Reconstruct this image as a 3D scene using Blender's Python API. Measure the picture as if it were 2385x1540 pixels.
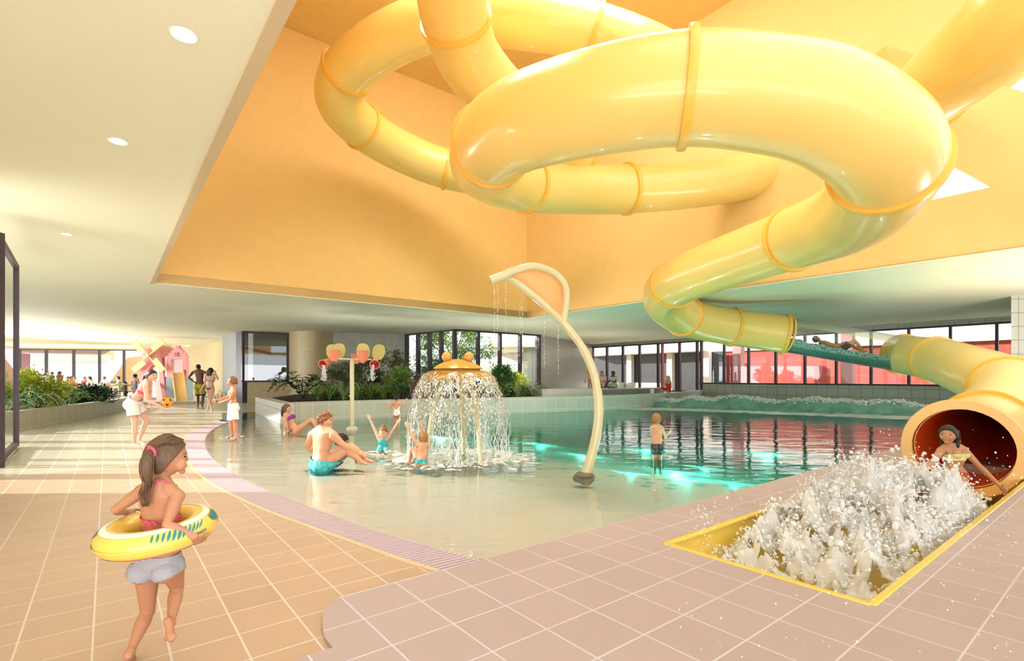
import bpy, bmesh, math, random
from mathutils import Vector, Matrix, noise
from mathutils.geometry import tessellate_polygon
R = math.radians
random.seed(7)
for _o in list(bpy.data.objects): bpy.data.objects.remove(_o)
SC = bpy.context.scene
COL = SC.collection
H, F = 1.35, 1190.0           # eye height in metres, focal length in pixels of the 2385 wide frame
CX, HY = 1192.5, 880.0        # principal column and horizon row

# ---------------------------------------------------------------- camera, sky, sun, exposure
cam = bpy.data.cameras.new('camera'); camo = bpy.data.objects.new('camera', cam); COL.objects.link(camo)
cam.sensor_fit = 'HORIZONTAL'; cam.sensor_width = 36.0; cam.lens = 36.0*F/2385.0
cam.shift_y = (HY-770.0)/2385.0
cam.clip_start = .05; cam.clip_end = 400
camo.location = (0, 0, H); camo.rotation_euler = (R(90), 0, 0)
SC.camera = camo
w = bpy.data.worlds.new('sky'); SC.world = w; w.use_nodes = True
bgn = w.node_tree.nodes['Background']; bgn.inputs[0].default_value = (.88, .94, 1.0, 1); bgn.inputs[1].default_value = 1.25
def lamp(name, kind, loc, rot, energy, color=(1, 1, 1), **kw):
    l = bpy.data.lights.new(name, kind); l.energy = energy; l.color = color
    for k, v in kw.items(): setattr(l, k, v)
    o = bpy.data.objects.new(name, l); COL.objects.link(o); o.location = loc; o.rotation_euler = rot
    return o
def aim(o, d): o.rotation_euler = Vector(d).to_track_quat('-Z', 'Y').to_euler()
sun = lamp('sun', 'SUN', (-30, 10, 15), (0, 0, 0), 4.8, (1, .96, .9), angle=R(.9)); aim(sun, (1, .03, -.36))
# unseen area lamps added as fill: rear, left, shaft, play area, courtyard, garden
a1 = lamp('fill_rear', 'AREA', (-2, -6, 1.2), (0, 0, 0), 420, (.97, .99, 1), shape='RECTANGLE', size=22, size_y=4); aim(a1, (.1, .85, .5))
a2 = lamp('daylight_fill_left', 'AREA', (-30, 22, 1.0), (0, 0, 0), 1900, (.97, .99, 1), shape='RECTANGLE', size=24, size_y=4); aim(a2, (1, -.1, .25))
a3 = lamp('fill_shaft_near', 'AREA', (4.5, 5.0, 11.6), (0, 0, 0), 30, (1, .98, .95), shape='RECTANGLE', size=7, size_y=5); aim(a3, (-.1, .45, -1))
a4 = lamp('daylight_fill_play_area', 'AREA', (-18, 33, 5.6), (0, 0, 0), 130, (1, .95, .86), shape='RECTANGLE', size=16, size_y=5); aim(a4, (0, 0, -1))
a5 = lamp('fill_shaft', 'AREA', (1.0, 11.5, 11.8), (0, 0, 0), 540, (1, .98, .95), shape='RECTANGLE', size=6, size_y=4); aim(a5, (.1, .35, -1))  # added under the closed shaft roof to light the pool
a11 = lamp('fill_shaft_edge', 'AREA', (-2.2, 8.6, 11.6), (0, 0, 0), 125, (1, .98, .95), shape='RECTANGLE', size=3, size_y=3, spread=R(70)); aim(a11, (.02, .04, -1))  # added under the same roof to brighten the near water
a6 = lamp('daylight_fill_courtyard', 'AREA', (19, 32, 7.5), (0, 0, 0), 220, (1, .97, .92), shape='RECTANGLE', size=14, size_y=5); aim(a6, (-.55, -.5, -.6))
a7 = lamp('daylight_fill_garden', 'AREA', (-2, 34.5, 8.0), (0, 0, 0), 900, (1, .98, .93), shape='RECTANGLE', size=6, size_y=5); aim(a7, (.0, -.55, -.8))
a8 = lamp('ceiling_fill_right', 'AREA', (13.5, 9.5, .3), (0, 0, 0), 270, (1, .97, .9), shape='RECTANGLE', size=7, size_y=2); aim(a8, (-.3, .2, 1))  # unseen lamp added beyond the right frame edge to lift the ceiling
# unseen uplights added to brighten the ceiling: left, behind the viewer, centre planter
a9 = lamp('ceiling_fill_left', 'AREA', (-8.4, 5.2, .1), (0, 0, 0), 210, (1, .98, .92), shape='RECTANGLE', size=2, size_y=7); aim(a9, (.45, .15, 1)); 
a10 = lamp('ceiling_fill_rear', 'AREA', (-1.0, -1.6, .1), (0, 0, 0), 205, (1, .98, .92), shape='RECTANGLE', size=7, size_y=1.5); aim(a10, (-.1, .35, 1))
for _p in ((-6.5, 20.5), (-2.2, 22.5), (1.2, 23.6), (4.8, 29.5)):
    aim(lamp('ceiling_fill_planter', 'SPOT', (_p[0], _p[1], .56), (0, 0, 0), 95, (1, .98, .90), spot_size=R(168), spot_blend=.6, shadow_soft_size=.05), (0, -.12, 1))
SC.view_settings.view_transform = 'Standard'; SC.view_settings.look = 'None'
SC.view_settings.gamma = 1; SC.view_settings.use_curve_mapping = False; SC.view_settings.exposure = 0.82
cy = SC.cycles
cy.max_bounces = 6; cy.diffuse_bounces = 3; cy.glossy_bounces = 2; cy.transmission_bounces = 2; cy.transparent_max_bounces = 8
cy.caustics_reflective = False; cy.caustics_refractive = False; cy.sample_clamp_indirect = 6; cy.use_denoising = True; cy.use_adaptive_sampling = True; cy.adaptive_threshold = .10; cy.adaptive_min_samples = 16

# ---------------------------------------------------------------- helpers
def G(X, Y, z=0.0):
    d = F*(H-z)/(Y-HY); return Vector(((X-CX)/F*d, d, z))
def D(X, Y, d):
    return Vector(((X-CX)/F*d, d, H+(HY-Y)/F*d))
U = Vector((1502.5, 1190, 0)).normalized(); V = Vector((-942.5, 1190, 0)).normalized()
UP = Vector((0, 0, 1))
def lin(c):
    c = c/255.0
    return c/12.92 if c <= .04045 else ((c+.055)/1.055)**2.4
def RGB(r, g, b): return (lin(r), lin(g), lin(b), 1)
MATS = {}
def pmat(name, col, rough=.5, spec=.5, metal=0, noise_amt=0, noise_scale=8, bump=0, bump_scale=60, trans=0, coat=0, sss=0, emit=0, col2=None, alpha=1):
    if name in MATS: return MATS[name]
    m = bpy.data.materials.new(name); m.use_nodes = True; nt = m.node_tree; b = nt.nodes['Principled BSDF']
    b.inputs['Base Color'].default_value = col; b.inputs['Roughness'].default_value = rough
    b.inputs['Specular IOR Level'].default_value = spec; b.inputs['Metallic'].default_value = metal
    b.inputs['Transmission Weight'].default_value = trans; b.inputs['Coat Weight'].default_value = coat
    b.inputs['Alpha'].default_value = alpha
    if sss:
        b.inputs['Subsurface Weight'].default_value = sss; b.inputs['Subsurface Radius'].default_value = (.03, .012, .008); b.inputs['Subsurface Scale'].default_value = .3
    if emit:
        b.inputs['Emission Color'].default_value = col; b.inputs['Emission Strength'].default_value = emit
    if noise_amt or bump or col2:
        tc = nt.nodes.new('ShaderNodeTexCoord')
    if noise_amt or col2:
        n = nt.nodes.new('ShaderNodeTexNoise'); n.inputs['Scale'].default_value = noise_scale; n.inputs['Detail'].default_value = 4
        nt.links.new(tc.outputs['Object'], n.inputs['Vector'])
        mx = nt.nodes.new('ShaderNodeMix'); mx.data_type = 'RGBA'
        c2 = col2 or tuple(max(0, c*(1-noise_amt)) for c in col[:3])+(1,)
        mx.inputs[6].default_value = c2; mx.inputs[7].default_value = col
        rp = nt.nodes.new('ShaderNodeValToRGB'); rp.color_ramp.elements[0].position = .35; rp.color_ramp.elements[1].position = .65
        nt.links.new(n.outputs['Fac'], rp.inputs['Fac']); nt.links.new(rp.outputs['Color'], mx.inputs[0]); nt.links.new(mx.outputs[2], b.inputs['Base Color'])
    if bump:
        n2 = nt.nodes.new('ShaderNodeTexNoise'); n2.inputs['Scale'].default_value = bump_scale; n2.inputs['Detail'].default_value = 3
        nt.links.new(tc.outputs['Object'], n2.inputs['Vector'])
        bp = nt.nodes.new('ShaderNodeBump'); bp.inputs['Strength'].default_value = bump; bp.inputs['Distance'].default_value = .02
        nt.links.new(n2.outputs['Fac'], bp.inputs['Height']); nt.links.new(bp.outputs['Normal'], b.inputs['Normal'])
    MATS[name] = m; return m
def tilemat(name, col, grout, size, off=(0, 0), gap=.012, rough=.35, spec=.5, var=.12, mode='floor', dim2=None, soft=0):
    """square tile grid in the building's own u / v axes (floor) or along a wall (wall: horizontal run = u+v mix, vertical = z)"""
    if name in MATS: return MATS[name]
    m = bpy.data.materials.new(name); m.use_nodes = True; nt = m.node_tree; b = nt.nodes['Principled BSDF']
    N = nt.nodes.new; L = nt.links.new
    geo = N('ShaderNodeNewGeometry'); 
    def dot(vec):
        v = N('ShaderNodeVectorMath'); v.operation = 'DOT_PRODUCT'; L(geo.outputs['Position'], v.inputs[0]); v.inputs[1].default_value = vec; return v.outputs['Value']
    def mth(op, a, bb=None, c=None):
        x = N('ShaderNodeMath'); x.operation = op
        for i, q in enumerate((a, bb, c)):
            if q is None: continue
            if isinstance(q, (int, float)): x.inputs[i].default_value = q
            else: L(q, x.inputs[i])
        return x.outputs[0]
    if mode == 'floor': p, q = dot(U), dot(V)
    elif mode == 'u': p, q = dot(U), dot(UP)
    elif mode == 'v': p, q = dot(V), dot(UP)
    else: p, q = dot(Vector((1, 0, 0))), dot(UP)
    s2 = dim2 or size
    a = mth('DIVIDE', mth('SUBTRACT', p, off[0]), size); c = mth('DIVIDE', mth('SUBTRACT', q, off[1]), s2)
    fa, fc = mth('FRACT', a), mth('FRACT', c)
    da = mth('MULTIPLY', mth('MINIMUM', fa, mth('SUBTRACT', 1, fa)), size); dc = mth('MULTIPLY', mth('MINIMUM', fc, mth('SUBTRACT', 1, fc)), s2)
    dist = mth('MINIMUM', da, dc)
    line = mth('LESS_THAN', dist, gap/2)
    cb = N('ShaderNodeCombineXYZ'); L(mth('FLOOR', a), cb.inputs[0]); L(mth('FLOOR', c), cb.inputs[1])
    wn = N('ShaderNodeTexWhiteNoise'); L(cb.outputs[0], wn.inputs['Vector'])
    n = N('ShaderNodeTexNoise'); n.inputs['Scale'].default_value = 45; n.inputs['Detail'].default_value = 5; L(geo.outputs['Position'], n.inputs['Vector'])
    val = mth('ADD', mth('MULTIPLY', wn.outputs['Value'], .6), mth('MULTIPLY', n.outputs['Fac'], .5))
    mx = N('ShaderNodeMix'); mx.data_type = 'RGBA'; L(val, mx.inputs[0])
    mx.inputs[6].default_value = tuple(x*(1-var) for x in col[:3])+(1,); mx.inputs[7].default_value = tuple(min(1, x*(1+var)) for x in col[:3])+(1,)
    m2 = N('ShaderNodeMix'); m2.data_type = 'RGBA'; L(line, m2.inputs[0]); L(mx.outputs[2], m2.inputs[6]); m2.inputs[7].default_value = grout
    L(m2.outputs[2], b.inputs['Base Color'])
    rg = mth('ADD', rough, mth('MULTIPLY', line, .3)); L(rg, b.inputs['Roughness']); b.inputs['Specular IOR Level'].default_value = spec
    bp = N('ShaderNodeBump'); bp.inputs['Strength'].default_value = .25; bp.inputs['Distance'].default_value = .01
    L(mth('SUBTRACT', mth('MULTIPLY', n.outputs['Fac'], .06), line), bp.inputs['Height']); L(bp.outputs['Normal'], b.inputs['Normal'])
    MATS[name] = m; return m
def glassmat(name, tint=(1, 1, 1), refl=.07, rough=.01, dark=0):
    if name in MATS: return MATS[name]
    m = bpy.data.materials.new(name); m.use_nodes = True; nt = m.node_tree; nt.nodes.remove(nt.nodes['Principled BSDF'])
    N = nt.nodes.new; L = nt.links.new; out = nt.nodes['Material Output']
    t = N('ShaderNodeBsdfTransparent'); t.inputs[0].default_value = tuple(tint)+(1,)
    g = N('ShaderNodeBsdfGlossy'); g.inputs['Roughness'].default_value = rough
    lw = N('ShaderNodeFresnel'); lw.inputs[0].default_value = 1.45
    ad = N('ShaderNodeMath'); ad.operation = 'MULTIPLY_ADD'; L(lw.outputs[0], ad.inputs[0]); ad.inputs[1].default_value = .7; ad.inputs[2].default_value = refl-.03
    mx = N('ShaderNodeMixShader'); L(ad.outputs[0], mx.inputs[0]); L(t.outputs[0], mx.inputs[1]); L(g.outputs[0], mx.inputs[2])
    L(mx.outputs[0], out.inputs[0]); MATS[name] = m; return m

class MB:
    """mesh builder: collects shapes, links them as ONE object"""
    def __init__(s): s.v = []; s.f = []
    def add(s, vs, fs):
        b = len(s.v); s.v += [Vector(x) for x in vs]; s.f += [tuple(i+b for i in f) for f in fs]
    def box(s, c, d, ax=None):
        ax = ax or (Vector((1, 0, 0)), Vector((0, 1, 0)), UP); c = Vector(c)
        vs = [c+ax[0]*(x*d[0]/2)+ax[1]*(y*d[1]/2)+ax[2]*(z*d[2]/2) for x in (-1, 1) for y in (-1, 1) for z in (-1, 1)]
        s.add(vs, [(0, 1, 3, 2), (4, 6, 7, 5), (0, 4, 5, 1), (2, 3, 7, 6), (0, 2, 6, 4), (1, 5, 7, 3)]); return s
    def bar(s, a, b, wd, ht, up=UP):
        a, b = Vector(a), Vector(b); t = (b-a); ln = t.length; t = t.normalized()
        sd = t.cross(up)
        if sd.length < 1e-4: sd = t.cross(Vector((0, 1, 0)))
        sd.normalize(); u2 = sd.cross(t); return s.box((a+b)/2, (ln, wd, ht), (t, sd, u2))
    def rings(s, rs, cap=True, closed=False):
        n = len(rs[0]); vs = [p for r in rs for p in r]; fs = []
        m = len(rs)
        for i in range(m if closed else m-1):
            j = (i+1) % m
            for k in range(n): fs.append((i*n+k, i*n+(k+1) % n, j*n+(k+1) % n, j*n+k))
        if cap and not closed:
            fs.append(tuple(reversed(range(n)))); fs.append(tuple((m-1)*n+k for k in range(n)))
        s.add(vs, fs); return s
    def tube(s, pts, rad, n=10, cap=True, flat=None):
        pts = [Vector(p) for p in pts]; rad = rad if isinstance(rad, (list, tuple)) else [rad]*len(pts)
        fr = frames(pts); rs = []
        for p, (t, a, b), r in zip(pts, fr, rad):
            rs.append([p+a*(r*math.cos(2*math.pi*k/n))+b*(r*(flat or 1)*math.sin(2*math.pi*k/n)) for k in range(n)])
        return s.rings(rs, cap)
    def sphere(s, c, r, n=12, m=8, ax=None):
        c = Vector(c); r = r if isinstance(r, (list, tuple, Vector)) else (r, r, r)
        ax = ax or (Vector((1, 0, 0)), Vector((0, 1, 0)), UP)
        vs = [c-ax[2]*r[2]]; 
        for i in range(1, m):
            th = math.pi*i/m
            for k in range(n):
                ph = 2*math.pi*k/n
                vs.append(c+ax[0]*(r[0]*math.sin(th)*math.cos(ph))+ax[1]*(r[1]*math.sin(th)*math.sin(ph))-ax[2]*(r[2]*math.cos(th)))
        vs.append(c+ax[2]*r[2]); fs = []
        for k in range(n): fs.append((0, 1+(k+1) % n, 1+k))
        for i in range(m-2):
            for k in range(n):
                a = 1+i*n+k; b = 1+i*n+(k+1) % n; fs.append((a, b, b+n, a+n))
        l = len(vs)-1
        for k in range(n): fs.append((l, l-n+k, l-n+(k+1) % n))
        s.add(vs, fs); return s
    def lathe(s, prof, c=(0, 0, 0), n=32, ax=None, cap=False):
        c = Vector(c); ax = ax or (Vector((1, 0, 0)), Vector((0, 1, 0)), UP)
        rs = [[c+ax[0]*(r*math.cos(2*math.pi*k/n))+ax[1]*(r*math.sin(2*math.pi*k/n))+ax[2]*z for k in range(n)] for r, z in prof]
        return s.rings(rs, cap)
    def prism(s, poly, vec):
        """poly: planar 3D loop, extruded by vec; concave allowed"""
        poly = [Vector(p) for p in poly]; n = len(poly); vec = Vector(vec)
        tri = tessellate_polygon([poly]); vs = poly+[p+vec for p in poly]
        fs = [tuple(t) for t in tri]+[tuple(i+n for i in reversed(t)) for t in tri]+[(i, (i+1) % n, (i+1) % n+n, i+n) for i in range(n)]
        s.add(vs, fs); return s
    def plate(s, loops, vec):
        """outer loop plus hole loops, all in one plane, extruded by vec"""
        loops = [[Vector(p) for p in l] for l in loops]; flat = [p for l in loops for p in l]; n = len(flat); vec = Vector(vec)
        tri = tessellate_polygon(loops); fs = [tuple(t) for t in tri]+[tuple(i+n for i in reversed(t)) for t in tri]
        o = 0
        for l in loops:
            k = len(l); fs += [(o+i, o+(i+1) % k, o+(i+1) % k+n, o+i+n) for i in range(k)]; o += k
        s.add(flat+[p+vec for p in flat], fs); return s
    def mesh(s, name, fix=True):
        me = bpy.data.meshes.new(name); me.from_pydata([tuple(x) for x in s.v], [], s.f); me.validate()
        if fix:
            bm = bmesh.new(); bm.from_mesh(me); bmesh.ops.recalc_face_normals(bm, faces=bm.faces); bm.to_mesh(me); bm.free()
        return me
    def build(s, name, mat, parent=None, smooth=True, fix=True, angle=40, bevel=0):
        me = s.mesh(name, fix); return link(name, me, mat, parent, smooth, angle, bevel)
def link(name, me, mat, parent=None, smooth=True, angle=40, bevel=0):
    o = bpy.data.objects.new(name, me); COL.objects.link(o)
    for mm in (mat if isinstance(mat, (list, tuple)) else [mat]): me.materials.append(mm)
    if smooth:
        for p in me.polygons: p.use_smooth = True
        try: me.set_sharp_from_angle(angle=R(angle))
        except Exception: pass
    if bevel:
        b = o.modifiers.new('bevel', 'BEVEL'); b.width = bevel; b.segments = 2; b.limit_method = 'ANGLE'
    if parent:
        o.parent = parent; o.matrix_parent_inverse = Matrix.Translation(-parent.location)
    return o
def frames(pts):
    n = len(pts); T = []
    for i in range(n):
        t = pts[min(i+1, n-1)]-pts[max(i-1, 0)]; T.append(t.normalized() if t.length > 1e-9 else Vector((0, 0, 1)))
    a = T[0].cross(UP)
    if a.length < .05: a = T[0].cross(Vector((0, 1, 0)))
    a.normalize(); out = []
    for t in T:
        a = (a-t*a.dot(t))
        if a.length < 1e-5: a = t.orthogonal()
        a.normalize(); out.append((t, a, t.cross(a)))
    return out
def crom(pts, per=8, closed=False):
    P = [Vector(p) for p in pts]; n = len(P); out = []
    rng = range(n if closed else n-1)
    for i in rng:
        if closed: p0, p1, p2, p3 = P[i-1], P[i], P[(i+1) % n], P[(i+2) % n]
        else: p0, p1, p2, p3 = P[max(i-1, 0)], P[i], P[i+1], P[min(i+2, n-1)]
        for k in range(per):
            t = k/per; out.append(.5*((2*p1)+(p2-p0)*t+(2*p0-5*p1+4*p2-p3)*t*t+(3*p1-p0-3*p2+p3)*t**3))
    if not closed: out.append(P[-1])
    return out
def thing(name, label, cat, loc=(0, 0, 0), group=None):
    o = bpy.data.objects.new(name, None); COL.objects.link(o); o.location = loc; o.empty_display_size = .1
    return tag(o, label, cat, group)
def tag(o, label=None, cat=None, group=None, kind=None):
    if label: o['label'] = label
    if cat: o['category'] = cat
    if group: o['group'] = group
    if kind: o['kind'] = kind
    return o
def struct(o): o['kind'] = 'structure'; return o

# ---------------------------------------------------------------- materials
M = {}
M['cream'] = pmat('cream_ceiling', RGB(244, 241, 214), .75, .3, noise_amt=.02, noise_scale=40)
M['orange'] = pmat('orange_wall_paint', RGB(248, 206, 132), .6, .35, noise_amt=.03, noise_scale=3)
M['tan'] = pmat('tan_trim', RGB(214, 190, 150), .6)
M['slide'] = pmat('yellow_slide', RGB(252, 214, 124), .30, .5, coat=.25, noise_amt=.02, noise_scale=2)
M['slide_rim'] = pmat('yellow_slide_rim', RGB(253, 196, 84), .35, .5)
M['slide_in'] = pmat('red_orange_slide_lining', RGB(240, 92, 30), .35, .5)
M['mullion'] = pmat('dark_plum_metal', RGB(78, 66, 76), .45, .4, noise_amt=.1, noise_scale=30)
M['glass'] = glassmat('clear_glass', (.97, .98, .98), .06)
M['darkglass'] = glassmat('smoked_glass', (.16, .15, .13), .22)
M['brown_shade_tile'] = tilemat('brown_shade_floor_tile', RGB(192, 164, 138), RGB(218, 202, 190), .30, (.2415, 0), .010, .38, .5, .07)  # shade on the near floor put into a browner tile colour
M['grey_tile'] = tilemat('pale_green_grey_floor_tile', RGB(190, 182, 160), RGB(232, 228, 214), .30, (.2415, 0), .012, .28, .6, .06)  # floor past the shadow edge: its lighter tone is put into the colour
M['pink_tile'] = tilemat('pink_floor_tile', RGB(182, 164, 162), RGB(214, 206, 214), .356, (.042, .224), .009, .42, .45, .05)
M['wall_tile_u'] = tilemat('grey_wall_tile_u', RGB(196, 194, 180), RGB(222, 220, 206), .5, (0, .1), .018, .3, .5, .09, 'u', .42)
M['wall_tile_v'] = tilemat('grey_wall_tile_v', RGB(206, 204, 192), RGB(150, 152, 146), .5, (0, -.02), .022, .3, .5, .05, 'v', .42)
M['planter_tile'] = tilemat('grey_planter_tile', RGB(190, 186, 166), RGB(224, 220, 198), .5, (0, .03), .02, .35, .5, .06, 'v', .48)
M['mosaic'] = tilemat('beige_mosaic', RGB(214, 192, 150), RGB(196, 176, 136), .1, (0, 0), .012, .4, .4, .12, 'x')
M['mosaic_grey'] = tilemat('blue_grey_mosaic', RGB(150, 158, 158), RGB(140, 148, 148), .1, (0, 0), .012, .4, .4, .1, 'v')
M['grate'] = pmat('lilac_grate', RGB(206, 186, 196), .4, .5)
M['pool_floor'] = pmat('pale_pool_floor', RGB(240, 230, 206), .6, .3, noise_amt=.04, noise_scale=1.5)
M['pool_deep'] = tilemat('teal_scatter_pool_tile', RGB(120, 206, 190), RGB(150, 216, 204), .15, (0, 0), .01, .5, .3, .10)
# deep water's scattered teal light put into the floor colour, tile by tile
_m = MATS['teal_scatter_pool_tile']; _nt = _m.node_tree; _N = _nt.nodes.new; _L = _nt.links.new
_sz = [n for n in _nt.nodes if n.type == 'NEW_GEOMETRY'][0]; _wn = [n for n in _nt.nodes if n.type == 'TEX_WHITE_NOISE'][0]; _b = _nt.nodes['Principled BSDF']
_sx = _N('ShaderNodeSeparateXYZ'); _L(_sz.outputs['Position'], _sx.inputs[0]); _mr = _N('ShaderNodeMapRange'); _mr.inputs[1].default_value = -.20; _mr.inputs[2].default_value = -.55; _L(_sx.outputs[2], _mr.inputs[0])
_lt = _N('ShaderNodeMath'); _lt.operation = 'LESS_THAN'; _L(_wn.outputs['Value'], _lt.inputs[0]); _L(_mr.outputs[0], _lt.inputs[1])
_mx = _N('ShaderNodeMix'); _mx.data_type = 'RGBA'; _L(_lt.outputs[0], _mx.inputs[0]); _mx.inputs[6].default_value = RGB(238, 230, 208); _src = _b.inputs['Base Color'].links[0].from_socket; _L(_src, _mx.inputs[7]); _L(_mx.outputs[2], _b.inputs['Base Color'])
M['stone'] = pmat('pale_stone', RGB(206, 200, 184), .6, .4, noise_amt=.06, noise_scale=12)
M['white'] = pmat('white_paint', RGB(240, 238, 232), .5)
M['soil'] = pmat('soil', RGB(70, 56, 40), .9, .2, noise_amt=.4)
# ---------------------------------------------------------------- building shell
ZC = 3.85
def P2(x, y, z=0): return Vector((x, y, z))
def wall(name, a, b, z0, z1, th, mat, side=1, kind=True, parent=None):
    a, b = Vector((a[0], a[1], 0)), Vector((b[0], b[1], 0)); t = (b-a).normalized(); n = Vector((-t.y, t.x, 0))*side
    m = MB(); q = [a, b, b+n*th, a+n*th]; m.prism([Vector((p.x, p.y, z0)) for p in q], (0, 0, z1-z0))
    o = m.build(name, mat, parent, smooth=False)
    return struct(o) if kind else o
A = P2(-9.45, 13.5); C = A+U*12.85; LSH = 17.0; B_ = A-V*LSH; D_ = C-V*LSH
cw0 = P2(-43, 41.2); cw1 = P2(-29.5, 44.6)          # cafe window line
outer = [P2(-4.5, -4), P2(-7.7, 5.9), P2(-12.6, 10.6), P2(-22, 20), P2(-48, 40), cw0+P2(-3, .2), cw1, P2(-25.5, 42.2), P2(-26, 38.8), P2(-23.3, 38.7),
         P2(-19.8, 35.1), P2(-17.0, 30.9), P2(-15, 28.6), P2(-9.8, 28.6), P2(-6.07, 29.6), P2(-2.93, 26.45), P2(1.61, 29.9), P2(6.2, 38.8), P2(20.6, 21.1), P2(26, 14), P2(40, -4)]
e2 = (cw1-cw0).normalized(); n2 = Vector((e2.y, -e2.x, 0))
hole2 = [cw0+n2*.02+e2*.4, cw1+n2*.02-e2*2.2, cw1-e2*1.0+n2*5.0, cw0+e2*1.5+n2*8]
zz = lambda l, z: [Vector((p.x, p.y, z)) for p in l]
m = MB(); m.plate([zz(outer, ZC), zz([A, B_, D_, C], ZC), zz(hole2, ZC)], (0, 0, .28)); struct(m.build('ceiling', M['cream'], smooth=False))
# underside trim along the roof shaft's left edge
m = MB(); m.bar(zz([A], ZC-.012)[0]-U*.05, zz([B_], ZC-.012)[0]-U*.05, .10, .03); struct(m.build('trim_1', M['tan'], smooth=False))
# roof shaft
ZT = 12.0
struct(MB().prism([zz([A], ZC+.02)[0], zz([C], ZC+.02)[0], zz([C], ZT)[0], zz([A], ZT)[0]], V*.3).build('wall_shaft_back', M['orange'], smooth=False))
struct(MB().prism([zz([A], ZC+.02)[0], zz([B_], ZC+.02)[0], zz([B_], ZT)[0], zz([A], ZT)[0]], -U*.3).build('wall_shaft_left', M['orange'], smooth=False))
def onwall(X, Y):
    d = U.dot(C)/U.dot(Vector(((X-CX)/F, 1, 0))); return D(X, Y, d)
h1 = [onwall(1915, 408), onwall(2160, 355), onwall(2312, 435)]; h1.append(Vector((h1[0].x, h1[0].y, h1[2].z)))
h2 = [onwall(2338, 200), onwall(2440, 110), onwall(2600, 215), onwall(2480, 242)]
m = MB(); m.plate([[zz([C], ZC+.02)[0], zz([D_], ZC+.02)[0], zz([D_], ZT)[0], zz([C], ZT)[0]], h1, h2], U*.32)
struct(m.build('wall_shaft_right', M['orange'], smooth=False))
rf = [A, C, C-V*14.2, A-V*14.2]
struct(MB().prism(zz(rf, ZT), (0, 0, .3)).build('ceiling_shaft_roof', M['orange'], smooth=False))
# folded roof light box on the right shaft wall
fp = [onwall(1985, 166), onwall(2080, 128), onwall(2142, 146), onwall(2112, 262), onwall(2030, 250)]
m = MB(); m.v = fp+[p-U*(.5 if i in (1, 2) else .08) for i, p in enumerate(fp)]; k = len(fp)
m.f = [tuple(range(k)), tuple(range(2*k-1, k-1, -1))]+[(i, (i+1) % k, (i+1) % k+k, i+k) for i in range(k)]
struct(m.build('trim_2', M['orange'], smooth=False))
# orange band over the cafe window
struct(MB().prism([zz([cw0], 3.74)[0], zz([cw1], 3.74)[0], zz([cw1], 7)[0], zz([cw0], 7)[0]], -n2*.25).build('wall_cafe_header', M['orange'], smooth=False))
q = [cw1-e2*1.0, cw1-e2*1.0+n2*5.2]
struct(MB().prism([zz([q[0]], ZC+.28)[0], zz([q[1]], ZC+.28)[0], zz([q[1]], 7)[0], zz([q[0]], 7)[0]], e2*.2).build('wall_play_shaft', M['orange'], smooth=False))

# ---------------------------------------------------------------- floors and pool
OG = [(1021, 1335), (920, 1303), (826, 1268), (720, 1230), (607, 1187), (540, 1156), (490, 1128), (455, 1102), (433, 1075), (424, 1048), (425, 1026), (440, 1007), (470, 992), (508, 981)]
IG = [(1127, 1308), (1000, 1272), (871, 1235), (777, 1201), (675, 1163), (611, 1137), (558, 1111), (520, 1088), (494, 1066), (479, 1043), (478, 1022), (490, 1005), (515, 990), (535, 983)]
og = crom([G(*p) for p in OG], 6); ig = crom([G(*p) for p in IG], 6)
pback = [G(518, 976), G(516, 962), G(655, 957)]
P0 = G(1127, 1308)
PW = [(655, 14.9), (700, 15.6), (800, 16.5), (900, 17.3), (1000, 18), (1100, 18.7), (1250, 19.9), (1400, 21.5), (1500, 23), (1580, 26), (1636, 31.2)]
pw = crom([Vector(((X-CX)/F*d, d, 0)) for X, d in PW], 6)
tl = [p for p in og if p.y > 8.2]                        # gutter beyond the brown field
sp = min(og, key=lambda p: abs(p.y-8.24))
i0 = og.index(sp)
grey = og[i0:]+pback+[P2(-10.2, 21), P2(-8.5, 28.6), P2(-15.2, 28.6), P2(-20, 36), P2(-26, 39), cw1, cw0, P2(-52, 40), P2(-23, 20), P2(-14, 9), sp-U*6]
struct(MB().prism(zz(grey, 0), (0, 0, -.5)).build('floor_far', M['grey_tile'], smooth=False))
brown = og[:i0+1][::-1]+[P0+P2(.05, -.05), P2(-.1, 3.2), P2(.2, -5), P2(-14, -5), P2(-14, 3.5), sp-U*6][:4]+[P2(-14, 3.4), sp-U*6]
struct(MB().prism(zz(brown, 0), (0, 0, -.5)).build('floor_near', M['brown_shade_tile'], smooth=False))
pe = P0+U*26.6
pit = [G(1550, 1272), G(2030, 1417)]; pit += [pit[1]+U*6.9, pit[0]+U*6.9]
# pink deck with a rounded notch
pk = [P0, pe, P2(34, 20), P2(34, -5), P2(-.6, -5), P2(-1.45, 1.6), G(690, 1545), G(775, 1517), G(757, 1494), G(751, 1468), G(752, 1440), G(764, 1418), G(786, 1401), G(812, 1391), G(1021, 1335)]
struct(MB().plate([zz(pk, .02), zz(pit, .02)], (0, 0, -1.9)).build('floor_pink_deck', M['pink_tile'], smooth=False))
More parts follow.
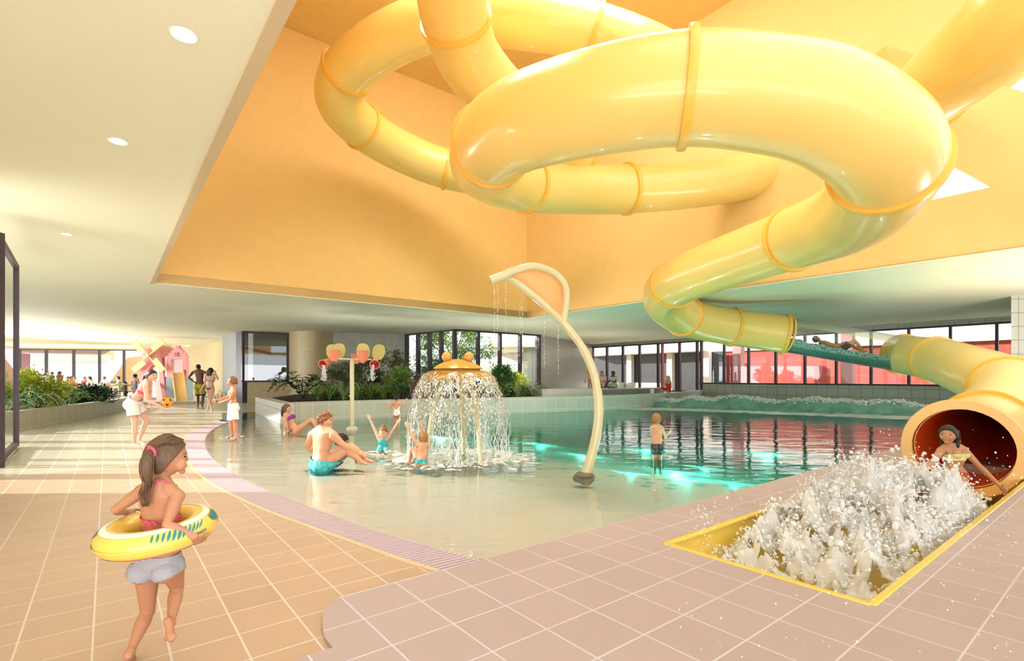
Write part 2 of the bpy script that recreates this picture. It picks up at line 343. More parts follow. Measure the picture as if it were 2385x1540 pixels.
# drain grate along the beach edge
t = thing('drain_grate', 'curved lilac slatted drain strip along the shallow pool edge', 'drain', G(800, 1220))
m = MB(); n = len(og)
m.rings([[a+P2(0, 0, -.012), b+P2(0, 0, -.012), b+P2(0, 0, -.05), a+P2(0, 0, -.05)] for a, b in zip(og, ig)]); m.build('channel', M['tan'], t, smooth=False)
def along(poly, s):
    ls = [0]
    for i in range(1, len(poly)): ls.append(ls[-1]+(poly[i]-poly[i-1]).length)
    s *= ls[-1]
    for i in range(1, len(poly)):
        if ls[i] >= s: return poly[i-1].lerp(poly[i], (s-ls[i-1])/max(1e-9, ls[i]-ls[i-1]))
    return poly[-1].copy()
m = MB(); NS = 300
for i in range(NS):
    s = (i+.5)/NS; a, b = along(og, s), along(ig, s); m.bar(a+P2(0, 0, -.004), b+P2(0, 0, -.004), .022 if a.y < 7 else .035, .014)
tag(m.build('slats', M['grate'], t, smooth=False), kind='stuff')
m = MB(); m.rings([[a+P2(0, 0, .004), a+P2(0, 0, -.02), a+(b-a).normalized()*.05+P2(0, 0, -.02), a+(b-a).normalized()*.05+P2(0, 0, .004)] for a, b in zip(og, ig)]); m.build('outer_rim', M['tan'], t)
# pool floor
def pool_z(x, y):
    p = Vector((x, y, 0)); ds = min((q-p).length for q in ig[::4])
    return -.025-.045*min(ds, 5)-.14*max(0, min(ds-5, 8))
m = MB(); nx, ny = 75, 70
gx = [-14+i*.55 for i in range(nx)]; gy = [2.4+j*.5 for j in range(ny)]
m.v = [Vector((x, y, pool_z(x, y))) for y in gy for x in gx]
m.f = [(j*nx+i, j*nx+i+1, (j+1)*nx+i+1, (j+1)*nx+i) for j in range(ny-1) for i in range(nx-1) if (m.v[j*nx+i]-P0).dot(V) > -.1]
o = struct(m.build('floor_pool', [M['pool_floor'], M['pool_deep']], fix=False))
for p in o.data.polygons:
    if sum(m.v[i].z for i in p.vertices)/4 < -.16: p.material_index = 1
# water body
def watermat():
    mt = bpy.data.materials.new('pool_water'); mt.use_nodes = True; nt = mt.node_tree; nt.nodes.remove(nt.nodes['Principled BSDF'])
    N = nt.nodes.new; L = nt.links.new; out = nt.nodes['Material Output']
    tr = N('ShaderNodeBsdfTransparent'); gl = N('ShaderNodeBsdfGlossy'); gl.inputs['Roughness'].default_value = .03
    fr = N('ShaderNodeFresnel'); fr.inputs[0].default_value = 1.36
    geo = N('ShaderNodeNewGeometry')
    mp = N('ShaderNodeMapping'); mp.inputs['Rotation'].default_value = (0, 0, .3); mp.inputs['Scale'].default_value = (.8, 1.7, 1); L(geo.outputs['Position'], mp.inputs[0])
    n1 = N('ShaderNodeTexNoise'); n1.inputs['Scale'].default_value = 1.3; n1.inputs['Detail'].default_value = 4; n1.inputs['Distortion'].default_value = .6; L(mp.outputs[0], n1.inputs['Vector'])
    bp = N('ShaderNodeBump'); bp.inputs['Strength'].default_value = .13; bp.inputs['Distance'].default_value = .10; L(n1.outputs['Fac'], bp.inputs['Height'])
    L(bp.outputs[0], gl.inputs['Normal']); L(bp.outputs[0], fr.inputs['Normal'])
    mx = N('ShaderNodeMixShader'); L(fr.outputs[0], mx.inputs[0]); L(tr.outputs[0], mx.inputs[1]); L(gl.outputs[0], mx.inputs[2]); L(mx.outputs[0], out.inputs['Surface'])
    va = N('ShaderNodeVolumeAbsorption'); va.inputs['Color'].default_value = (.30, .90, .84, 1); va.inputs['Density'].default_value = .40; L(va.outputs[0], out.inputs['Volume'])
    MATS['pool_water'] = mt; return mt
M['water'] = watermat()
wl = ig+pback+[P2(-8.5, 19)]+pw+[P2(20.9, 20.9), pe]
o = MB(); o.v = zz(wl, -.012); 
tri = tessellate_polygon([o.v]); o.f = [tuple(t_) for t_ in tri]
o = o.build('pool_water', M['water'], smooth=False); tag(o, 'calm turquoise pool water reaching from the beach edge to the waves', 'water', kind='stuff')
for p in o.data.polygons:
    if p.normal.z < 0: p.flip()
# underwater teal lamp
for _x, _y, _e in ((1470, 1060, 9), (1600, 1062, 22), (1710, 1066, 9)):
    lp = G(_x, _y); lamp('pool_underwater_light', 'POINT', (lp.x, lp.y, -.24), (0, 0, 0), _e, (.05, 1, .85), shadow_soft_size=.05)

# unseen underwater lamps added along the deep part to make the pool glow
for _x, _y, _z in ((2.0, 14.0, -.75), (5.5, 14.5, -1.0), (5.0, 19.0, -1.1), (9.0, 18.0, -1.1), (1.0, 17.0, -.8), (9.5, 14.0, -1.0), (-2.0, 14.5, -.5), (3.5, 10.8, -.5)):
    lamp('pool_fill_light', 'POINT', (_x, _y, min(-.2, pool_z(_x, _y)+.35)), (0, 0, 0), 38, (.80, 1, .94), shadow_soft_size=.04)
# planter wall between pool and glazing
inn = [p+(P2(-.6, 1.2)).normalized()*.36 for p in pw]
m = MB(); m.rings([[Vector((a.x, a.y, -1.6)), Vector((a.x, a.y, .6)), Vector((b.x, b.y, .6)), Vector((b.x, b.y, -1.6))] for a, b in zip(pw, inn)])
struct(m.build('wall_planter', M['wall_tile_u'], smooth=False))
a, b = P2(pw[0].x, pw[0].y), P2(-10.0, 19.9)
wall('wall_planter_end', a, b, -1.2, .6, .36, M['wall_tile_v'], -1)
soil = inn[:38]+[P2(1.61, 29.8), P2(-2.93, 26.3), P2(-6.07, 29.45), P2(-9.85, 28.1), P2(-11, 26), P2(-9.9, 20.3)]
struct(MB().prism(zz(soil, .50), (0, 0, -.4)).build('floor_planter_bed', M['soil'], smooth=False))
ter = inn[36:]+[P2(12.2, 31.0), P2(6.1, 38.6), P2(1.61, 29.8)]
struct(MB().prism(zz(ter, .45), (0, 0, -.6)).build('floor_terrace', M['grey_tile'], smooth=False))
# raised kerb behind the planter wall and terrace benches
t = thing('terrace_bench', 'long grey mosaic bench block behind the planter wall', 'bench', (5, 26.5, .45))
m = MB(); m.prism([P2(4.4, 25.2, .45), P2(8.0, 27.6, .45), P2(8.6, 29, .45), P2(4.4, 27.2, .45)], (0, 0, .30)); m.build('bench_base', M['mosaic_grey'], t, smooth=False)
m = MB(); m.prism([P2(4.35, 25.15, .75), P2(8.05, 27.55, .75), P2(8.65, 29.05, .75), P2(4.35, 27.25, .75)], (0, 0, .05)); m.build('bench_top', M['stone'], t, smooth=False)
t = tag(MB().prism([P2(1.3, 21.9, .46), P2(4.0, 24.2, .46), P2(3.6, 25.0, .46), P2(1.0, 22.8, .46)], (0, 0, .38)).build('tiled_step', M['white'], smooth=False), 'pale tiled step block beside the tall glazing', 'step')

# ---------------------------------------------------------------- far walls
W0, W1 = P2(20.4, 20.95), P2(6.1, 38.6); wd = (W1-W0).normalized(); wn = Vector((wd.y, -wd.x, 0))
def onW(X):
    k = (X-CX)/F; s = (W0.x-k*W0.y)/(k*wd.y-wd.x); return W0+wd*s
PXR = onW(1634)
wall('wall_parapet', W0-wd*1.2, PXR, -1.7, .97, .35, M['wall_tile_v'], -1)
wall('wall_window_header', W0-wd*1.2, W1, 3.66, 3.9, .35, M['wall_tile_v'], -1)
struct(MB().prism([P2(15.3, 15.66, -.5), P2(18.6, 18.9, -.5), P2(27, 18.9, -.5), P2(27, 14.2, -.5)], (0, 0, 4.4)).build('wall_right_pier', tilemat('pale_pier_tile', RGB(206, 204, 192), RGB(150, 152, 146), .5, (0, -.02), .022, .3, .5, .05, 'x', .42), smooth=False))
def glazing(name, a, b, z0, z1, posts, wdt=.09, dep=.16, mid=None, glass='glass', red=()):
    """window frame with its mullions and panes; posts are fractions along a-b"""
    a, b = Vector((a[0], a[1], 0)), Vector((b[0], b[1], 0)); t = (b-a).normalized()
    fr = MB()
    for z in (z0+.04, z1-.04): fr.bar(a+UP*z, b+UP*z, dep, .08)
    f = struct(fr.build(name, M['mullion'], smooth=False))
    for i, s in enumerate(posts):
        p = a.lerp(b, s); k = MB(); k.box(p+UP*((z0+z1)/2), (wdt, dep+.02, z1-z0), (t, Vector((-t.y, t.x, 0)), UP)); k.build('mullion', M['mullion'] if i not in red else pmat('red_metal', RGB(170, 84, 78), .5), f, smooth=False)
    ps = sorted(set([0]+list(posts)+[1]))
    for s0, s1 in zip(ps, ps[1:]):
        if s1-s0 < .004: continue
        p, q = a.lerp(b, s0), a.lerp(b, s1); nn = Vector((-t.y, t.x, 0))*.004
        k = MB(); k.add([p+UP*z0-nn, q+UP*z0-nn, q+UP*z1-nn, p+UP*z1-nn], [(0, 1, 2, 3)]); k.build('pane', M[glass], f, smooth=False, fix=False)
    if mid:
        k = MB(); k.bar(a+UP*mid, b+UP*mid, dep, .07); k.build('transom', M['mullion'], f, smooth=False)
    return f
def fr_(X0, pts, fa, fb, on): return None
sec = lambda a, b, xs: [(onW(x)-a).length/(b-a).length for x in xs]
glazing('window_1', PXR, W0-wd*1.0, .97, 3.66, sec(PXR, W0-wd*1.0, [1687, 1744, 1807, 1875, 1948, 2029, 2117, 2214, 2322]), .10)
glazing('window_2', W1, PXR, .45, 3.66, sec(W1, PXR, [1381, 1414, 1451, 1490, 1533, 1543, 1583, 1624, 1634]), .12, red=(5,))
E0, E1, E2 = P2(-6.07, 29.45), P2(-2.93, 26.3), P2(1.61, 29.75)
def fx(a, b, xs):
    out = []
    for X in xs:
        k = (X-CX)/F; t_ = b-a; out.append((k*a.y-a.x)/(t_.x-k*t_.y))
    return out
glazing('window_3', E0, E1, .5, 3.85, [.006]+fx(E0, E1, [974, 1001, 1028])+[.99], .14, .2)
glazing('window_4', E1, E2, .5, 3.85, fx(E1, E2, [1113, 1164, 1211])+[.99], .14, .2)
wall('wall_grey_tile', (-9.85, 28.1), E0, .3, 3.9, .3, M['wall_tile_u'], 1)
wall('wall_grey_far', E2, W1, .3, 3.9, .3, tilemat('grey_wall_tile_x', RGB(168, 166, 154), RGB(188, 186, 172), .55, (0, .1), .03, .35, .5, .08, 'x', .5), 1)
col = crom([P2(-12.39, 28.3), P2(-11.5, 27.5), P2(-10.5, 27.3), P2(-9.85, 28.1)], 8)
m = MB(); m.rings([[Vector((p.x, p.y, 0)), Vector((p.x, p.y, 3.9)), Vector((p.x, p.y+.6, 3.9)), Vector((p.x, p.y+.6, 0))] for p in col]); struct(m.build('wall_mosaic_column', M['mosaic']))
wall('wall_mosaic_low', (-14.2, 27.4), (-12.39, 28.3), 0, 1.12, .3, M['mosaic'], 1)
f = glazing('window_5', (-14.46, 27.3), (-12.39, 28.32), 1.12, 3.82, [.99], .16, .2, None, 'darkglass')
wall('wall_dark_pier', (-15.1, 27.95), (-14.4, 27.28), 0, 3.9, .3, M['mullion'], 1)
wall('wall_grey_pier', (-17.4, 30.7), (-15.1, 27.95), 0, 3.9, .4, M['mosaic_grey'], 1)
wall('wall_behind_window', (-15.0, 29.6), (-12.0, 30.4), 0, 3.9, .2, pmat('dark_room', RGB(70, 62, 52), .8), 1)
cm = pmat('pale_cream_wall', RGB(232, 220, 190), .6, .4, noise_amt=.03)
wall('wall_play_right', (-23.3, 38.6), (-19.4, 34.6), 0, 3.9, .3, M['mosaic'], 1)
wall('wall_play_back', (-27.6, 39.4), (-23.3, 38.6), 0, 3.9, .3, M['mosaic'], 1)
wall('wall_play_side', cw1, (-27.6, 39.4), 0, 3.9, .3, M['mosaic'], 1)
glazing('window_6', cw0, cw1, .1, 3.74, fx(cw0, cw1, [45, 108, 172, 232, 289]), .14, .2)
# left facade outside the frame: posts, head, and the opaque stretch that shades the near floor
wall('wall_left_near', (-7.35, 5.9), (-3.2, -3.5), -.4, 3.9, .25, cm, -1)
m = MB(); fa, fb = P2(-8.6, 6.9), P2(-34, 30.2)
random.seed(5)
fpst = []
for i, s in enumerate([.0, .06, .115, .16, .23, .285, .33, .40, .46, .52, .60, .68, .76, .85, .94]):
    p = fa.lerp(fb, s); m.box(p+UP*1.9, (.18, .26 if i % 3 else .40, 3.9))
struct(m.build('window_7', M['mullion'], smooth=False))
# pivoting glass door standing open at the left edge
jb = MB(); p = P2(-7.70, 7.66); jb.box(p+UP*1.75, (.10, .10, 3.55)); struct(jb.build('door_1', M['mullion'], smooth=False))
lf = MB(); a, b = P2(-7.82, 7.78), P2(-9.62, 9.92)
fr = lf; tdir = (b-a).normalized()
for s, wdt in ((a+tdir*.05, .10), (b-tdir*.055, .11)): fr.box(s+UP*1.78, (.10, .08, 3.5), (tdir, Vector((-tdir.y, tdir.x, 0)), UP))
for z in (.08, 3.49): fr.bar(a+UP*z, b+UP*z, .07, .10)
o = fr.build('door_2', M['mullion'], smooth=False); struct(o)
k = MB(); k.add([a+UP*.1, b+UP*.1, b+UP*3.45, a+UP*3.45], [(0, 1, 2, 3)]); k.build('pane', M['glass'], o, smooth=False, fix=False)

# left curved planter wall
PL = [(-60, 12.0), (0, 12.6), (43, 13.0), (100, 14.2), (200, 16.9), (250, 18.9), (285, 20.8), (300, 23)]
pl = crom([Vector(((X-CX)/F*d, d, 0)) for X, d in PL], 6)
pin = [p+P2(-.30, .12) for p in pl]
m = MB(); m.rings([[Vector((a.x, a.y, -.1)), Vector((a.x, a.y, .5)), Vector((b.x, b.y, .5)), Vector((b.x, b.y, -.1))] for a, b in zip(pl, pin)])
struct(m.build('wall_left_planter', M['planter_tile'], smooth=False))
struct(MB().prism(zz(pin+[P2(-20.5, 24.5), P2(-22.5, 22), P2(-19.2, 13)], .40), (0, 0, -.35)).build('floor_left_planter_bed', M['soil'], smooth=False))

# ---------------------------------------------------------------- outside
gm = pmat('outside_paving', RGB(206, 196, 180), .8, noise_amt=.05)
struct(MB().box((0, 30, -2.05), (220, 200, .1)).build('floor_outside', gm, smooth=False))
struct(MB().prism([P2(-2, 30, 0), P2(4, 37, 0), P2(5.5, 39, 0), P2(22, 21.5, 0), P2(60, 20, 0), P2(60, 70, 0), P2(-40, 70, 0), P2(-40, 46, 0), P2(-24, 43.5, 0), P2(-15, 33, 0), P2(-6.2, 30, 0), P2(-2.9, 27, 0)], (0, 0, -1.9)).build('floor_courtyard', gm, smooth=False))
redt = tilemat('red_wall_tile', RGB(150, 64, 54), RGB(170, 92, 80), .6, (0, 0), .03, .6, .3, .06, 'v', .5)
ro = [p+wn*-0 for p in (W0, W1)]
off = -Vector((wd.y, -wd.x, 0))
if off.dot(P2(1, 1)) < 0: off = -off
def Wl(X, k): # a point behind the window line, seen through column X, k metres further out
    kk = (X-CX)/F; w0 = W0+off*k; s = (w0.x-kk*w0.y)/(kk*wd.y-wd.x); return w0+wd*s
wall('wall_courtyard_red', Wl(1690, 8), Wl(2480, 8), 0, 3.3, .4, redt, -1)
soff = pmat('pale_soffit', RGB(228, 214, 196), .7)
wall('wall_courtyard_fascia', Wl(1400, 8.2), Wl(2480, 7.6), 3.3, 4.05, .5, soff, -1)
for i, X in enumerate((1720, 1975)):
    p = Wl(X, 3.2); struct(MB().box(p+UP*2, (.55, .5, 4), (wd, off, UP)).build('wall_courtyard_column', pmat('rose_column', RGB(176, 118, 112), .6), smooth=False))
p, q = Wl(1380, 7), Wl(1690, 7)
wall('wall_courtyard_dark', p, q, 0, 3.3, .3, pmat('dark_glass_wall', RGB(74, 74, 74), .25, .5, noise_amt=.15, noise_scale=2), -1)
for X in (1468, 1562, 1647):
    p = Wl(X, 6.3); struct(MB().box(p+UP*1.65, (.5, .4, 3.3), (wd, off, UP)).build('wall_courtyard_post', soff, smooth=False))
struct(MB().prism([Wl(1378, 5), Wl(1640, 5), Wl(1640, 8.6), Wl(1378, 8.6)], (0, 0, .2)).build('ceiling_courtyard', soff, smooth=False)).location.z = 3.3
wall('wall_courtyard_low', Wl(1430, 4.5), Wl(1540, 4.5), 0, .95, .3, M['white'], -1)
# building across the small garden
gw = pmat('garden_wall', RGB(206, 204, 190), .7)
wall('wall_garden_right', (1.0, 33.5), (3.0, 38), 0, 3.3, .3, gw, 1); wall('wall_garden_back', (-1.5, 41), (3.2, 38), 0, 3.3, .3, gw, 1)
wall('wall_garden_left', (-9.5, 31.5), (-9.0, 44), 0, 3.4, .3, M['wall_tile_v'], 1)
struct(MB().prism([P2(-1.6, 33, 3.3), P2(1.7, 32, 3.3), P2(3.4, 38, 3.3), P2(-1.5, 41, 3.3)], (0, 0, .3)).build('ceiling_garden_canopy', soff, smooth=False))
# yellow stair wall and roof beams beyond the cafe
yw = pmat('yellow_stair_wall', RGB(226, 186, 120), .7)
def cf(X, Y, d=50): return D(X, Y, d)
struct(MB().prism([cf(222, 912), cf(233, 892), cf(256, 890), cf(296, 834), cf(345, 826), cf(345, 912)], (0, .5, 0)).build('wall_stair', yw, smooth=False))
struct(MB().bar(cf(60, 835, 55), cf(254, 838, 55), .5, 1.0).build('trim_3', soff, smooth=False))
struct(MB().bar(cf(170, 828, 56), cf(262, 826, 56), .5, 1.2).build('trim_4', yw, smooth=False))
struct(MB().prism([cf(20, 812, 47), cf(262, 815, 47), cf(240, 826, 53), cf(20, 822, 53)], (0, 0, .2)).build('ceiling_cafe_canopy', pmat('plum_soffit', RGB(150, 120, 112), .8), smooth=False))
wall('wall_cafe_left', (-47.5, 50), (-46.2, 45), 0, 3.7, .3, pmat('rose_column', RGB(176, 118, 112), .6), 1)
# ---------------------------------------------------------------- tube slides
RT = .6
def slide(root, ctrl, rims, per=14, r=RT, lining=None, n=28, open_start=False):
    """ctrl: control points; rims: control indices carrying a joint flange -> sections + flanges under root"""
    P = crom(ctrl, per); fr = frames(P); cuts = sorted(set([0]+[int(k*per) for k in rims]+[len(P)-1]))
    for a, b in zip(cuts, cuts[1:]):
        m = MB(); o_, i_ = [], []
        for k in range(a, b+1):
            t, x, y = fr[k]; c = P[k]
            o_.append([c+(x*math.cos(2*math.pi*j/n)+y*math.sin(2*math.pi*j/n))*r for j in range(n)])
            i_.append([c+(x*math.cos(2*math.pi*j/n)+y*math.sin(2*math.pi*j/n))*(r-.035) for j in range(n)])
        m.rings(o_+i_[::-1], cap=False, closed=True); m.build('tube_section', M['slide'], root)
    for k in rims:
        i = min(int(k*per), len(P)-1); t, x, y = fr[i]
        m = MB(); m.lathe([(r-.02, -.05), (r+.045, -.05), (r+.055, 0), (r+.045, .05), (r-.02, .05)], P[i], 32, (x, y, t)); m.build('joint_flange', M['slide_rim'], root)
    return P, fr
def DP(l): return [D(*p) for p in l]
main = thing('tube_slide', 'big yellow tube slide looping overhead with a clear middle section and open red mouth', 'slide', (6.3, 7.15, -.2))
S1 = DP([(1827, 779, 16.5), (1706, 762, 16.8), (1612, 744, 16.2), (1562, 716, 15.2), (1548, 686, 14.2), (1592, 650, 12.9), (1700, 608, 11.6), (1848, 556, 10.0),
         (1975, 505, 8.3), (2052, 428, 6.7), (2052, 345, 5.95), (1930, 258, 5.75), (1780, 222, 5.8), (1600, 210, 5.9), (1400, 238, 6.2), (1215, 290, 6.9), (1140, 345, 8.0), (1135, 392, 9.6), (1210, 425, 11.2),
         (1330, 438, 12.3), (1460, 441, 13.0), (1630, 428, 13.6), (1790, 402, 14.0), (1910, 368, 13.8), (2040, 320, 12.4), (2120, 265, 10.2), (2180, 200, 8.4), (2290, 110, 7.0), (2400, 10, 6.2), (2520, -120, 5.9)])
slide(main, S1, [0, 1, 2.3, 4.7, 7, 9.6, 13, 15.9, 18.2, 20, 22.3, 25.8])
S4 = DP([(2104, 826, 16.2), (2180, 838, 14.3), (2264, 866, 12.1), (2340, 899, 10.4)])+[P2(9.05, 9.3, .92), P2(8.1, 8.55, .66), P2(7.1, 7.78, .44), P2(6.3, 7.15, .36)]
Pm, fm = slide(main, S4, [0, 1, 3.2, 5.6])
# mouth ring and red lining
t, x, y = fm[-1]; c = Pm[-1]
MB().lathe([(.545, -.05), (.69, -.03), (.70, .02), (.68, .06), (.56, .06)], c, 40, (x, y, t)).build('mouth_ring', pmat('pale_apricot_rim', RGB(250, 206, 140), .4), main)
m = MB(); n = 28; m.rings([[Pm[k]+(fm[k][1]*math.cos(2*math.pi*j/n)+fm[k][2]*math.sin(2*math.pi*j/n))*.555 for j in range(n)] for k in range(0, len(Pm))], cap=False); m.build('tube_lining', M['slide_in'], main, fix=False)
# clear section
ca, cb = S1[0], S4[0]; tt = (cb-ca).normalized(); sx = tt.cross(UP).normalized(); sz = sx.cross(tt)
M['clear_tube'] = glassmat('clear_tube_plastic', (.88, .93, .92), .10)
MB().lathe([(.56, 0), (.56, (cb-ca).length)], ca, 36, (sx, sz, tt)).build('clear_tube', M['clear_tube'], main, fix=False)
M['wet_teal'] = pmat('rushing_teal_water', RGB(84, 128, 122), .15, .6, noise_amt=.75, noise_scale=22, bump=.8, bump_scale=24, col2=RGB(226, 238, 232))
m = MB(); L_ = (cb-ca).length; n = 40
def chord(s, h, k): return ca+tt*(s*L_)-sz*(.52-h)+sx*(k*math.sqrt(max(0, .54**2-(.52-h)**2)))
rs = []
for i in range(n+1):
    s = i/n; h = .30+.07*noise.noise((s*9, 1, 0))+.12*max(0, .35-s); ring = [chord(s, h+.05*noise.noise((s*30, k, 0)), k) for k in (-1, -.6, -.2, .2, .6, 1)]
    for a in (.75, .5, .25, 0, -.25, -.5, -.75):
        ang = a*math.asin(min(1, math.sqrt(max(0, .54**2-(.52-h)**2))/.54)); ring.append(ca+tt*(s*L_)+(-sz*math.cos(ang)+sx*math.sin(ang))*.545)
    rs.append(ring)
m.rings(rs).build('sliding_water', M['wet_teal'], main)
for s in (.02, .98): MB().lathe([(.555, -.03), (.60, -.03), (.60, .03), (.555, .03)], ca+tt*(L_*s), 32, (sx, sz, tt)).build('clear_tube_collar', M['slide_rim'], main)
# far loop and the dropping tube
lo = thing('tube_slide', 'second yellow tube slide making the far left loop under the roof', 'slide', (-2, 14, 6))
S2 = DP([(1330, 425, 15.6), (1150, 412, 16.2), (1040, 394, 16.2), (940, 355, 15.6), (855, 305, 14.6), (795, 245, 13.6), (800, 180, 12.9), (870, 115, 12.3), (985, 60, 11.9), (1120, 40, 11.7), (1260, 52, 11.5), (1385, 78, 11.6), (1520, 130, 11.6), (1620, 190, 12.2)])
slide(lo, S2, [2, 4.2, 6.2, 8.6, 11, 12.6])
dr = thing('tube_slide', 'third yellow tube slide dropping steeply behind the big front ring', 'slide', (0, 10, 6))
S3 = DP([(1035, -150, 8.0), (1050, -40, 8.5), (1060, 40, 9.0), (1095, 140, 9.8), (1170, 230, 10.6), (1270, 310, 11.4), (1330, 352, 12.2), (1310, 372, 13.2)])
slide(dr, S3, [2.1, 4.4, 6])
# ceiling hanger strap over the ring
# splash trough
tr = thing('splash_trough', 'sunken yellow landing trough in the pink deck below the slide mouth', 'trough', (3.8, 5.2, -.8))
pa, pb = pit[0], pit[1]; mid = (pa+pb)/2; hw = (pb-pa)/2; m = MB(); rs = []
for i in range(30):
    s = -.0+i/29*6.9; dz = .62*min(1, (s+.0)/.9)**.6 if s > 0 else .02
    rs.append([mid+U*s+hw*math.cos(math.pi*k/14)*1.0+UP*(.015-dz*math.sin(math.pi*k/14)**.75) for k in range(15)])
vs = [p for r in rs for p in r]; m.add(vs, [(i*15+k, i*15+k+1, (i+1)*15+k+1, (i+1)*15+k) for i in range(29) for k in range(14)])
m.build('basin', pmat('yellow_trough', RGB(240, 200, 84), .25, .6), tr, fix=False)
m = MB()
for a, b in ((pa, pa+U*6.9), (pb, pb+U*6.9), (pa, pb)): m.bar(a+UP*.012, b+UP*.012, .05, .03)
m.build('rim', pmat('yellow_trough', RGB(240, 200, 84)), tr, bevel=.008)
# recessed ceiling lights
dl = None
for i, (X, Y) in enumerate(((428, 80), (275, 328), (155, 545))):
    p = G(X, Y, ZC) if False else Vector(((X-CX)/F*(F*2.5/(HY-Y)), F*2.5/(HY-Y), ZC))
    q = thing('ceiling_downlight', ['small round recessed ceiling light at the top left, nearest the roof opening edge', 'small round recessed ceiling light, middle one of the row of three', 'small round recessed ceiling light above the open glass door'][i], 'ceiling light', p, 'recessed lights in the cream ceiling')
    MB().lathe([(.06, -.002), (.085, -.012), (.095, -.002)], p, 24).build('trim_ring', M['white'], q)
    MB().lathe([(.001, -.006), (.062, -.006)], p, 24).build('lens', pmat('lamp_glow', (1, .95, .84, 1), .5, emit=14), q, fix=False)
    lamp('downlight_beam', 'SPOT', p-UP*.03, (0, 0, 0), 25, (1, .9, .75), spot_size=R(110), spot_blend=.8, shadow_soft_size=.06)
# ---------------------------------------------------------------- people
import numpy as np
def skin(n, c): return pmat('skin_'+n, c, .5, .4, noise_amt=.05, noise_scale=14)
SK = {'fair': skin('fair', RGB(232, 184, 156)), 'shaded_tan': skin('shaded_tan', RGB(190, 134, 102)), 'tan': skin('tan', RGB(222, 164, 128)), 'olive': skin('olive', RGB(196, 140, 104)), 'brown': skin('brown', RGB(118, 74, 52)), 'dark': skin('dark', RGB(84, 54, 42)), 'warm': skin('warm', RGB(226, 148, 108))}  # running girl's tone is tan darkened for the shade she stands in
def hairm(n, c):
    m = pmat('hair_'+n, c, .42, .45, noise_amt=.40, noise_scale=34, bump=.35, bump_scale=70); nt = m.node_tree
    for q in [x for x in nt.nodes if x.type == 'TEX_NOISE']:
        mp = nt.nodes.new('ShaderNodeMapping'); mp.inputs['Scale'].default_value = (4, 4, .45); src = q.inputs['Vector'].links[0].from_socket; nt.links.new(src, mp.inputs[0]); nt.links.new(mp.outputs[0], q.inputs['Vector'])
    return m
HR = {'brown': hairm('brown', RGB(112, 82, 58)), 'dark': hairm('dark', RGB(52, 38, 32)), 'black': hairm('black', RGB(30, 25, 26)), 'blond': hairm('blond', RGB(178, 128, 70)), 'platinum': hairm('platinum', RGB(226, 208, 170)), 'ginger': hairm('ginger', RGB(156, 98, 58))}
EYE = pmat('eye_dark', RGB(40, 28, 24), .2); LIP = pmat('lip', RGB(190, 96, 92), .4); TOOTH = pmat('tooth', RGB(244, 240, 232), .3); BROW = pmat('brow', RGB(128, 92, 68), .7)
def voxel(me, size, it=3):
    o = bpy.data.objects.new('tmp', me); COL.objects.link(o)
    r = o.modifiers.new('r', 'REMESH'); r.mode = 'VOXEL'; r.voxel_size = size; r.use_smooth_shade = True
    s = o.modifiers.new('s', 'SMOOTH'); s.factor = .5; s.iterations = it
    dg = bpy.context.evaluated_depsgraph_get(); out = bpy.data.meshes.new_from_object(o.evaluated_get(dg))
    bpy.data.objects.remove(o); out.materials.clear(); return out
def lerp(a, b, t): return a+(b-a)*t
def limb(m, pts, prof, n=12):
    """pts joints, prof list of (segment+fraction, radius)"""
    P, Rr = [], []
    for s, r in prof:
        i = min(int(s), len(pts)-2); P.append(lerp(pts[i], pts[i+1], s-i)); Rr.append(r)
    m.tube(P, Rr, n); m.sphere(P[0], Rr[0], 10, 7); m.sphere(P[-1], Rr[-1], 10, 7)
def hand(m, wr, d, pn, k, curl=.5, right=True, spread=.12, grip=None):
    d = d.normalized(); pn = (pn-d*pn.dot(d)).normalized(); sd = d.cross(pn)*(1 if right else -1)
    L = .105*k/1.0*.98; pc = wr+d*(L*.27)
    m.sphere(pc, (L*.32, L*.24, L*.11), 10, 8, (d, sd, pn)); m.tube([wr-d*.01, wr+d*L*.15], [.0135*k, .0145*k], 8)
    for i, (o, ln) in enumerate(((.17, .40), (.06, .46), (-.05, .43), (-.15, .33))):
        b = wr+d*(L*.46)+sd*(o*L); a = spread*(o/.17); fd = (d+sd*a).normalized(); p = [b-fd*L*.1]
        q = b.copy(); c = curl*.25
        for s, ll in ((.45, 1), (.3, 1), (.25, 1)):
            dd = (fd*math.cos(c)+pn*math.sin(c)); p.append(q+dd*(ln*L*s)); q = p[-1]; c += curl*.65
        rr = .0054*k; m.tube(p, [rr*1.1, rr*1.05, rr*.95, rr*.75], 7); m.sphere(p[-1], rr*.78, 6, 5)
    b = wr+d*(L*.12)+sd*(L*.16); td = (d*.75+sd*.75+pn*.25).normalized(); p = [b, b+td*L*.22, b+td*L*.22+(d*.9+sd*.25+pn*.35).normalized()*L*.2]
    m.tube(p, [.0075*k, .0066*k, .005*k], 7); m.sphere(p[-1], .0052*k, 6, 5)
def basis(f, up=UP):
    f = f.normalized(); r = f.cross(up)
    if r.length < .1: r = f.cross(Vector((0, 1, 0)))
    r.normalize(); return r, f, r.cross(f)
